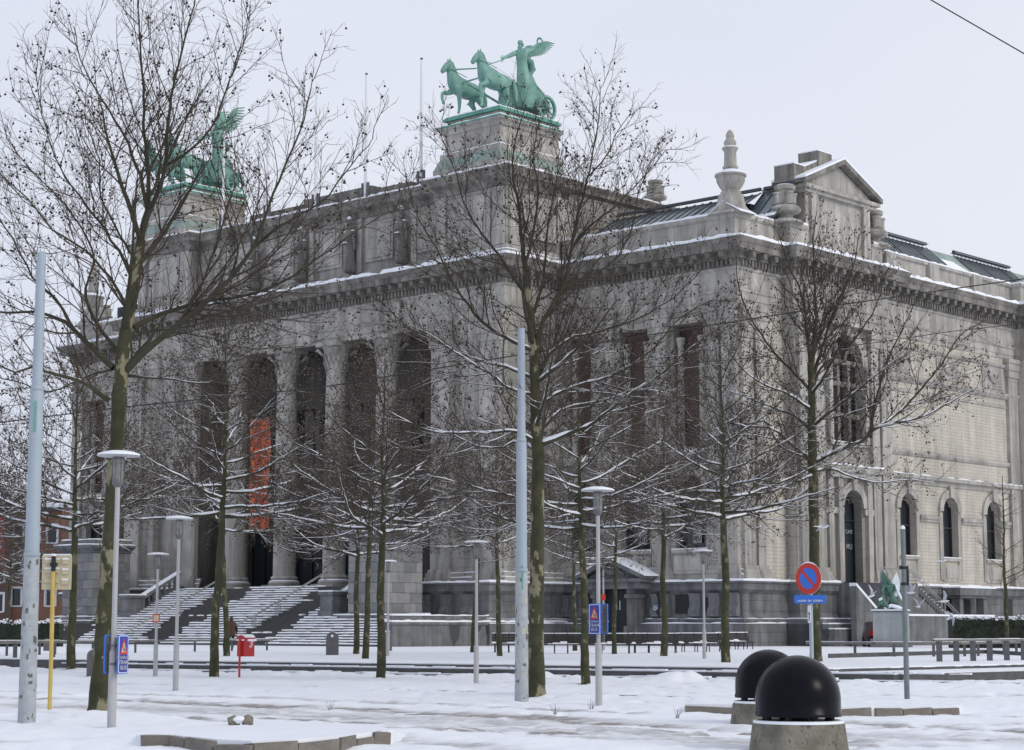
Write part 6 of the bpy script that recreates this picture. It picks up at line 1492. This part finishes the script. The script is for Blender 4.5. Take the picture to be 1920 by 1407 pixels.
fence('heavier low rail with broad posts at the far left by the tram mast', [flat(G(-20,1236)), flat(G(110,1234))], .42, 4, .70, .16, .10)
fence('long low grey rail with thin posts to the right of the no-parking sign', [flat(G(1512,1232)), flat(G(1640,1233)), flat(G(1800,1233)), flat(G(1935,1228))], .42, 10, .62, .11, .10)
fence('heavier low rail with broad dark posts at the right edge', [flat(G(1752,1243)), flat(G(1850,1241)), flat(G(1960,1239))], .42, 7, .80, .20, .07)
# low dark kerb behind the right rails
t_ = MB(); a, c, e = G(1555,1236), G(1850,1227), G(1990,1236)
t_.prism([(a.x,a.y),(c.x,c.y),(c.x,c.y+.3),(a.x,a.y+.3)], .3, .62, 'z'); t_.prism([(c.x,c.y),(e.x,e.y),(e.x,e.y+.3),(c.x,c.y+.3)], .3, .62, 'z'); struct(obj('planter_kerb', t_, STEP))
# ------------------------------------------------------------------ benches
def bench(lab, p, rot, first=None):
    if first:
        return dup(first, p, rot, lab)
    t = thing('slatted_bench', lab, 'bench', p, rot, 'black slatted benches in a row'); W2 = 1.12; r = random.Random(3)
    for k in range(5): b = MB(); b.box(-W2, W2, -.42+k*.095, -.345+k*.095, .42, .455); obj('seat_slat', b, WOODB, t)
    for k in range(6): z = .50+k*.072; y = .06+k*.028; b = MB(); b.box(-W2, W2, y, y+.03, z, z+.055); obj('back_slat', b, WOODB, t)
    for x in (-.95, -.3, .3, .95):
        b = MB(); b.tube([(x,-.38,-.1),(x,-.36,.42)], .028, 5); b.tube([(x,.12,-.1),(x,.02,.42),(x,.22,.94)], .028, 5); b.tube([(x,-.38,.41),(x,.04,.41)], .022, 5); obj('leg', b, WOODB, t)
    b = MB(); b.box(-W2, W2, .215, .27, .925, .965); x = -W2
    while x < W2-.1:
        w = r.uniform(.15,.4); h = r.uniform(.03,.16); y0 = r.uniform(-.4,-.05)
        if r.random() < .75: b.prism([(y0,.457),(.04,.457),(.07+h*.4,.457+h),(y0+.15,.457+h*.35)], x, min(x+w, W2), 'x')
        x += w
    obj('snow', b, SNOW, t, kind='stuff'); return t
BL = [(966,1225),(1052,1227),(1140,1227),(1228,1226),(1315,1224),(1378,1219)]
labs = ['black slatted bench at the left end of the row, beside the middle tram mast','black slatted bench between the central tree and the tree behind it','black slatted bench under the blue tram sign','black slatted bench in front of the basement door, third from right','black slatted bench left of the lamp on the square','black slatted bench at the right end of the row']
bb0 = None
for i, (q_, l) in enumerate(zip(BL, labs)):
    p = gp(q_[0], q_[1], .42); p.z = .42; o = bench(l, p, (-.06,.0,.02,.05,.2,.6)[i], bb0); bb0 = bb0 or o
# ------------------------------------------------------------------ angel statue on its pale pedestal
pb = L2W(4.6, 6.5, .42); pb = at(1671,1180,117.0); pb.z = .42
t = thing('statue_pedestal', 'pale grey block pedestal with a snowy top under the small green angel', 'pedestal', pb, -.35)
b = MB(); b.box(-.95,.95,-.8,.8,.35,2.12); obj('shaft', b, mat('pale_granite', (.36,.38,.39), .7, (.30,.32,.33), 1.2, streak=.2), t)
b = MB(); b.box(-1.1,1.1,-1.0,1.0,0,.35); b.box(-1.0,1.0,-.85,.85,2.12,2.2); obj('ledge', b, BLUE_P, t)
b = MB(); b.box(-1.02,1.02,-.87,.87,2.2,2.27); obj('snow', b, SNOW, t)
b = MB(); b.box(-.4,.9,-.806,-.801,1.7,1.74); b.box(.72,.93,-.807,-.801,.5,2.1); obj('verdigris_stain', b, COPPER_L, t)
ANGEL = mat('dark_patina', (.045,.11,.085), .6, (.10,.21,.17), 3)
a_ = thing('angel_statue', 'small green bronze winged figure dusted with snow, kneeling beside a seated figure', 'statue', (pb.x, pb.y, 2.62), -.35)
V = [(0,.1,.1),(.15,.0,.55),(.10,.0,.95),(.02,.0,1.35),(.0,-.02,1.65),(-.05,-.05,1.9),(-.3,-.1,1.5),(-.42,-.25,1.2),(-.35,-.35,.95),(.25,0,1.5),(.35,-.2,1.2),(.2,-.35,1.0),(.45,.0,.35),(.75,.05,.05)]
E_ = [(0,1),(1,2),(2,3),(3,4),(4,5),(3,6),(6,7),(7,8),(3,9),(9,10),(10,11),(1,12),(12,13)]
skin('angel', [Vector(v) for v in V], E_, [.23,.2,.15,.2,.09,.13,.08,.07,.05,.08,.07,.05,.16,.08], ANGEL, a_, 2)
V = [(-.45,-.2,.1),(-.5,-.2,.45),(-.42,-.2,.8),(-.40,-.22,1.0),(-.25,-.4,.4),(-.05,-.5,.15),(-.85,-.2,.05)]
skin('seated_figure', [Vector(v) for v in V], [(0,1),(1,2),(2,3),(1,4),(4,5),(0,6)], [.28,.24,.14,.13,.14,.1,.1], ANGEL, a_, 2)
def awing(x0, tilt, m, nm, ln=1.7):
    b = MB(); n = 10; L1, L2_ = [], []
    for k in range(n+1):
        u = k/n; w = .30*math.sin(PI*min(1, u*.85+.12))**.8; cx = x0+tilt*u; cz = .95+ln*u-.1
        L1.append((cx-w, cz)); L2_.append((cx+w*.9, cz-.12))
    b.prism(L1+L2_[::-1], .12, .2, 'y'); return obj(nm, b, m, a_)
awing(-.05, -.38, ANGEL, 'wing', 1.6); w2 = awing(.28, .12, ANGEL, 'wing', 1.3)
b = MB(); n = 10; L1, L2_ = [], []
for k in range(n+1):
    u = k/n; w = .26*math.sin(PI*min(1, u*.85+.12)); L1.append((.28+.12*u-w, .9+1.35*u)); L2_.append((.28+.12*u+w*.9, .8+1.35*u))
b.prism(L1+L2_[::-1], .02, .115, 'y'); b.tube([(.3,.05,1.5),(.5,.05,1.0),(.72,.0,.6)], [.1,.09,.05], 6); b.tube([(-.6,-.3,.62),(-.4,-.34,.72)], [.12,.1], 6); b.tube([(-.3,-.4,.12),(.1,-.4,.3),(.5,-.3,.2),(.7,-.2,.14)], [.08,.12,.12,.06], 6); obj('snow', b, SNOW, a_, smooth=True)
# ------------------------------------------------------------------ parked car behind the pedestal
p = Vector((22.5,119.9,0))
t = thing('parked_car', 'dark maroon car almost hidden behind the pale statue pedestal, tail light showing', 'car', (p.x, p.y, .42), 1.50)
b = MB(); b.prism([(-2.1,.35),(2.0,.35),(2.1,.8),(1.2,.95),(.5,1.5),(-1.5,1.55),(-2.0,1.0),(-2.15,.75)], -.85, .85, 'y'); obj('body', b, MARON, t)
b = MB(); b.prism([(-1.93,1.02),(-1.52,1.45),(-1.45,1.45),(-1.8,1.02)], -.7, .7, 'y'); b.prism([(-1.4,1.0),(-1.25,1.42),(.4,1.42),(1.0,1.0)], -.86, .86, 'y'); obj('window', b, GLASS, t)
for y in (-.72,.72): b = MB(); b.box(-2.16,-2.0,y-.13,y+.13,.72,1.02); obj('tail_light', b, TAIL, t)
for x in (-1.35,1.35):
    for y in (-.8,.8): b = MB(); b.prism([(x+.33*math.cos(PI*k/8), .33+.33*math.sin(PI*k/8)) for k in range(16)], y-.1, y+.1, 'y'); obj('wheel', b, CABLE, t)
b = MB(); b.box(-2.2,-2.1,-.8,.8,.38,.52); obj('bumper', b, GULLG, t)
# ------------------------------------------------------------------ hedges
def hedge(lab, x0, x1, y, h, d, seed, z=.42):
    r = np.random.default_rng(seed); t = thing('clipped_hedge', lab, 'hedge', ((x0+x1)/2, y, z)); W_ = x1-x0
    b = MB(); b.box(-W_/2+.1, W_/2-.1, .1, d-.1, 0, h-.12); obj('core', b, HEDGE, t)
    n = int(W_*h*160); P = np.stack([r.uniform(-W_/2,W_/2,n), np.where(r.random(n)<.75, r.normal(.02,.06,n), r.uniform(0,d,n)), r.uniform(0,h,n)], 1)
    top = P[:,1] > .15; P[top,2] = h-.1+r.normal(0,.05,top.sum())
    A = r.normal(size=(n,3)); A /= np.linalg.norm(A,axis=1,keepdims=True); B = np.cross(A, r.normal(size=(n,3))); B /= np.linalg.norm(B,axis=1,keepdims=True); s = r.uniform(.04,.085,n)[:,None]
    V = np.stack([P-A*s, P-B*s*.6, P+A*s, P+B*s*.6], 1).reshape(-1,3); Fq = np.arange(n*4).reshape(-1,4); npobj('foliage', V, Fq, HEDGE, t, kind='stuff', smooth=False)
    n = int(W_*55); P = np.stack([r.uniform(-W_/2,W_/2,n), r.uniform(-.05,d*.8,n), h-.02+r.normal(0,.07,n)], 1); v, f = ico(); rr = r.uniform(.04,.11,n)
    V = (P[:,None,:]+v[None]*rr[:,None,None]*np.array([1,1,.6])).reshape(-1,3); F3 = (f[None]+(np.arange(n)*12)[:,None,None]).reshape(-1,3); npobj('snow', V, F3, SNOW, t, kind='stuff')
    return t
a = at(1786,1205,112); c = at(1990,1205,112); hedge('dark clipped hedge with clumpy snow on top at the right edge', a.x, c.x, 112, 1.75, 1.6, 1)
a = at(-60,1205,120); c = at(112,1205,120); hedge('dark clipped hedge with a snowy top at the left edge before the brick houses', a.x, c.x, 120, 1.55, 1.5, 2)
# ------------------------------------------------------------------ houses at the left edge
def house(lab, px0, px1, Y, ztop, wallm, rows, cols, rot=0, roofm=None, ww=.95, wh=1.7, arched=False):
    a = at(px0,1180,Y); c = at(px1,1180,Y); W_ = c.x-a.x; t = thing('town_house', lab, 'house', (a.x, Y, .2), rot)
    holes = []
    for zc in rows:
        for xc in cols: x = xc-a.x; holes.append((x-ww/2, x+ww/2, zc-wh/2, zc+wh/2, False))
    b = MB(); wall(b, 0, W_, 0, ztop, holes, lambda u, d, z: (u, d, z), .15); b.box(0, W_, .3, 9, 0, ztop-.01); b.q((W_,0,0),(W_,.3,0),(W_,.3,ztop),(W_,0,ztop)); obj('wall', b, wallm, t)
    fm = MB(); fm.box(-ww/2-.14,-ww/2,-.03,.05,-wh/2-.1,wh/2+.14); fm.box(ww/2,ww/2+.14,-.03,.05,-wh/2-.1,wh/2+.14); fm.box(-ww/2,ww/2,-.03,.05,wh/2,wh/2+.14); fm.box(-ww/2,ww/2,-.06,.05,-wh/2-.14,-wh/2)
    fm.box(-ww/2,-ww/2+.09,.05,.12,-wh/2,wh/2); fm.box(ww/2-.09,ww/2,.05,.12,-wh/2,wh/2); fm.box(-ww/2,ww/2,.05,.12,wh/2-.09,wh/2)
    pm = MB(); pm.q((-ww/2,.11,-wh/2),(ww/2,.11,-wh/2),(ww/2,.11,wh/2),(-ww/2,.11,wh/2)); f0 = None
    for h in holes:
        loc = ((h[0]+h[1])/2, 0, (h[2]+h[3])/2)
        if f0 is None: f0 = obj('window', fm, WHITE, t, loc); p0 = obj('pane', pm, GLASS, f0)
        else: f = f0.copy(); C.objects.link(f); f.location = loc; p = p0.copy(); C.objects.link(p); p.parent = f
    b = MB(); b.box(-.1, W_+.1, -.35, .0, ztop-.35, ztop); b.prism([(0,ztop),(9,ztop),(4.5,ztop+1.2)], 0, W_, 'x'); rf = obj('roof', b, roofm or SLATE, t)
    b = MB(); b.box(-.1, W_+.1, -.37, .1, ztop, ztop+.14); b.prism([(-.1,ztop+.1),(4.5,ztop+1.25),(4.5,ztop+1.4),(-.1,ztop+.22)], 0, W_, 'x'); obj('snow', b, SNOW, rf)
    return t
Y = 190; X = lambda px_: at(px_,1100,Y).x; Zr = lambda py_: at(50,py_,Y).z-.2
house('orange brick house with white window frames behind the cream sign panel', 15, 110, Y, Zr(952), BRICK, [Zr(1001),Zr(1060),Zr(1119)], [X(31),X(62),X(95)])
house('dark brick house at the very left edge with a red banner hanging on it', -60, 13, Y-1.0, Zr(945), BRICK_D, [Zr(1075),Zr(1130)], [X(3),X(-28)])
house('white rendered house with green shutters beyond the orange brick one', 112, 175, Y+6, Zr(955), WHITE, [Zr(985)], [X(124),X(139)])
b = MB(); p0, p1 = at(-14,970,Y-1.5), at(8,1068,Y-1.5); b.box(p0.x, p1.x, Y-1.55, Y-1.5, p1.z, p0.z); o = tag(obj('red_banner', b, SIGNRED), 'red banner with white letters hanging on the dark brick house', 'banner')
text('lettering', 'E', 1.2, WHITE, o, Matrix.Translation((p1.x-.5, Y-1.58, at(3,1010,Y).z)) @ RX); text('lettering', 'n', 1.5, WHITE, o, Matrix.Translation((p1.x-.6, Y-1.58, at(3,1022,Y).z)) @ RX)
# distant rooftops beyond, low behind the trees
# ------------------------------------------------------------------ person on the stairs
p = gp(433,1218,.42); py = p.y-2; p = at(433,1218,104.0); 
t = thing('person', 'person in a brown coat and dark trousers walking towards the stairs, seen from behind', 'person', (p.x, 104.0, .42), .25)
V = [(0,0,.95),(0,.0,1.15),(0,.02,1.38),(0,.05,1.5),(0,.08,1.62),(-.18,.03,1.42),(-.27,.05,1.15),(-.22,.22,.98),(.18,.03,1.42),(.27,.02,1.15),(.30,.05,.88),(-.09,0,.85),(-.10,.08,.48),(-.10,-.05,.08),(-.10,.12,.04),(.09,0,.85),(.11,.14,.50),(.11,.22,.12),(.11,.36,.08)]
E_ = [(0,1),(1,2),(2,3),(3,4),(2,5),(5,6),(6,7),(2,8),(8,9),(9,10),(0,11),(11,12),(12,13),(13,14),(0,15),(15,16),(16,17),(17,18)]
skin('body', [Vector(v) for v in V], E_, [(.15,.12),(.16,.12),(.17,.12),.06,.10,.08,.06,.045,.08,.06,.045,.10,.075,.05,.045,.10,.075,.05,.045], TROU, t, 2)
b = MB(); b.lathe([(.24,.78),(.235,.95),(.21,1.15),(.24,1.35),(.20,1.47),(.08,1.54)], 12); b.v = [(v[0], v[1]*.72+.02, v[2]) for v in b.v]
for s_ in (-1,1): b.tube([(s_*.17,.03,1.44),(s_*.27,.05,1.18),(s_*(.24 if s_<0 else .31),.18 if s_<0 else .05,.96)], [.085,.075,.06], 8)
obj('coat', b, COATB, t, smooth=True)
b = MB(); b.lathe([(.02,1.50),(.09,1.54),(.108,1.62),(.10,1.70),(.06,1.745),(.01,1.755)], 12, (0,.06,0)); obj('hair', b, HAIR, t, smooth=True)
b = MB(); b.lathe([(.01,1.50),(.07,1.54),(.085,1.61),(.07,1.68)], 10, (0,.115,0)); b.tube([(0,.19,1.62),(0,.215,1.60)], [.015,.01], 5); obj('face', b, SKIN, t, smooth=True)
for s_ in (-1,1):
    b = MB(); hx = -.22 if s_ < 0 else .31; hy = .24 if s_ < 0 else .06; hz = .93 if s_ < 0 else .86
    b.tube([(hx,hy,hz),(hx,hy+.02,hz-.08)], [.035,.03], 6)
    for k in range(4): b.tube([(hx-.025+.017*k,hy+.02,hz-.08),(hx-.025+.017*k,hy+.035,hz-.14+abs(k-1.5)*.01)], [.009,.006], 4)
    b.tube([(hx-.03*s_,hy+.02,hz-.04),(hx-.045*s_,hy+.05,hz-.09)], [.01,.008], 4); obj('hand', b, SKIN, t, smooth=True)
# ------------------------------------------------------------------ gulls
def gull(lab, px_, py_, Y, rot, flap, bank, first=None, dv=None):
    p = at(px_, py_, Y)
    if first is None:
        t = thing('gull', lab, 'gull', p, rot, 'gulls flying round the statue')
        b = MB(); b.tube([(0,-.22,.03),(0,-.15,.02),(0,0,0),(0,.16,-.005),(0,.30,.0)], [.02,.048,.07,.045,.012], 8); b.tube([(0,-.22,.03),(0,-.27,.02)], [.014,.004], 5); obj('body', b, GULL, t, smooth=True)
        b = MB(); b.prism([(-.05,.22),(.05,.22),(.09,.40),(-.09,.40)], -.008, .002, 'z'); obj('tail', b, GULL, t)
        for s_ in (-1,1):
            b = MB(); P = [(.05,-.07,.02),(.30,-.14,.10),(.62,-.02,.06),(.68,.04,.05),(.30,.03,.09),(.05,.09,.01)]
            b.v = [(s_*x, y, z+.012) for x, y, z in P]+[(s_*x, y, z-.006) for x, y, z in P]; b.f = [(0,1,4,5),(1,2,3,4),(11,10,7,6),(10,9,8,7)]+[(i,(i+1)%6,(i+1)%6+6,i+6) for i in range(6)]; w = obj('wing', b, GULLG, t)
    else: t = dup(first, p, rot, lab)
    ws = [c for c in t.children if c.name.startswith('wing')]
    for k, w in enumerate(ws): w.rotation_euler = (0, (flap if k == 0 else -flap), 0)
    t.rotation_euler = (bank*.4, bank, rot); t.scale = (.85,)*3; return t
GL = [(1768,1052,'gull gliding level in front of the middle arched side window',1.2,.1,.1,95),(1727,1089,'gull with long spread wings right of the dark post',.2,-.3,.35,88),
 (1708,1112,'gull with raised wing just right of the dark post',.9,.9,.2,92),(1771,1128,'gull with wings raised above the terrace wall',1.3,.9,0,86),(1782,1152,'gull diving with drooped wings above the hedge end',.7,-.5,.7,84),
 (1634,1118,'gull hovering left of the green angel statue',2.2,.9,-.5,95),(1722,1138,'small gull low over the snowy terrace wall',.3,.8,.1,100),(1543,988,'gull passing in front of the trunk and entrance door',1.8,-.2,.1,68)]
g0 = None
for (x, y, l, r_, fl, bk, Yg) in GL: o = gull(l, x, y, Yg, r_, fl, bk, g0); g0 = g0 or o
# ------------------------------------------------------------------ tram wires
def wire(lab, pts, Y, r=.012):
    ps = []
    P = [at(a, b, Y) for a, b in pts]; b = MB(); o = P[0]
    b.tube([q_ for q_ in P], r, 5); o_ = obj('overhead_wire', b, CABLE); tag(o_, lab, 'cable', 'overhead tram wires')
wire('thick overhead wire crossing from the right edge down behind the central tree', [(2000,510),(1920,523),(1560,574),(1360,606),(960,668),(600,727),(235,763),(-60,800)], 52, .017)
wire('thin overhead wire below the thick one on the right', [(2000,597),(1920,607),(1780,622),(1640,643),(1400,672),(1100,700)], 54, .011)
wire('overhead wire cutting across the top right corner of the sky', [(1700,-28),(1745,0),(1920,101),(1990,142)], 30, .011)
wire('faint overhead wire at the lower left of the facade', [(-60,800),(120,790),(300,765),(520,735)], 60, .010)
# weeds poking through the snow
b = MB(); r = random.Random(1)
for (x, y) in ((1042,1338),(1108,1328),(1270,1345),(620,1330)):
    q_ = gp(x, y)
    for k in range(9): b.tube([(q_.x+r.uniform(-.04,.04), q_.y, -.02), (q_.x+r.uniform(-.12,.12), q_.y+r.uniform(-.05,.05), r.uniform(.08,.22))], [.004,.002], 3)
o = obj('dry_weeds', b, TWIG); o['kind'] = 'stuff'; tag(o, 'thin dry weeds sticking out of the road snow', 'weeds')

# ------------------------------------------------------------------ pieces that do not touch become parts of their own
def split_pieces(o, gap=.015):
    me = o.data; n = len(me.vertices); par = list(range(n))
    def find(a):
        while par[a] != a: par[a] = par[par[a]]; a = par[a]
        return a
    for p in me.polygons:
        v = p.vertices; r0 = find(v[0])
        for k in v[1:]:
            r_ = find(k)
            if r_ != r0: par[r_] = r0
    comp = {}
    for i in range(n): comp.setdefault(find(i), []).append(i)
    if len(comp) < 2 or len(comp) > 700: return
    cs = []
    for ids in comp.values():
        co = np.array([me.vertices[i].co for i in ids]); cs.append([co.min(0)-gap, co.max(0)+gap, set(ids)])
    mn = np.array([c[0] for c in cs]); mx = np.array([c[1] for c in cs]); m = len(cs)
    ov = np.all((mn[:,None] <= mx[None]) & (mx[:,None] >= mn[None]), axis=2); lab = list(range(m))
    def f2(a):
        while lab[a] != a: lab[a] = lab[lab[a]]; a = lab[a]
        return a
    for i, j in np.argwhere(ov):
        if i < j:
            a, b_ = f2(i), f2(j)
            if a != b_: lab[b_] = a
    groups = {}
    for i in range(m): groups.setdefault(f2(i), []).append(i)
    if len(groups) < 2 or len(groups) > 60: return
    gid = {}
    for g, (k, mem) in enumerate(groups.items()):
        for i in mem:
            for v in cs[i][2]: gid[v] = g
    faces = [[] for _ in groups]
    for p in me.polygons: faces[gid[p.vertices[0]]].append(tuple(p.vertices))
    cos = [tuple(v.co) for v in me.vertices]; sm = me.polygons[0].use_smooth; mats = list(me.materials); base = o.name.split('.')[0]
    for g, fs in enumerate(faces):
        used_ = sorted({v for f_ in fs for v in f_}); mp_ = {v: i for i, v in enumerate(used_)}
        m2 = bpy.data.meshes.new(base); m2.from_pydata([cos[v] for v in used_], [], [tuple(mp_[v] for v in f_) for f_ in fs])
        if sm: m2.shade_smooth()
        for q_ in mats: m2.materials.append(q_)
        if g == 0: o.data = m2
        else: c = o.copy(); c.data = m2; C.objects.link(c)
for o in bpy.data.objects:
    if o.type == 'MESH' and o.parent is not None and o.name.split('.')[0] == 'snow': o['kind'] = 'stuff'
for o in list(bpy.data.objects):
    if o.type == 'MESH' and o.get('kind') is None and o.parent is not None and o.name.split('.')[0] not in ('snow', 'lettering', 'glazing_bar', 'handrail') and o.data.users == 1: split_pieces(o)
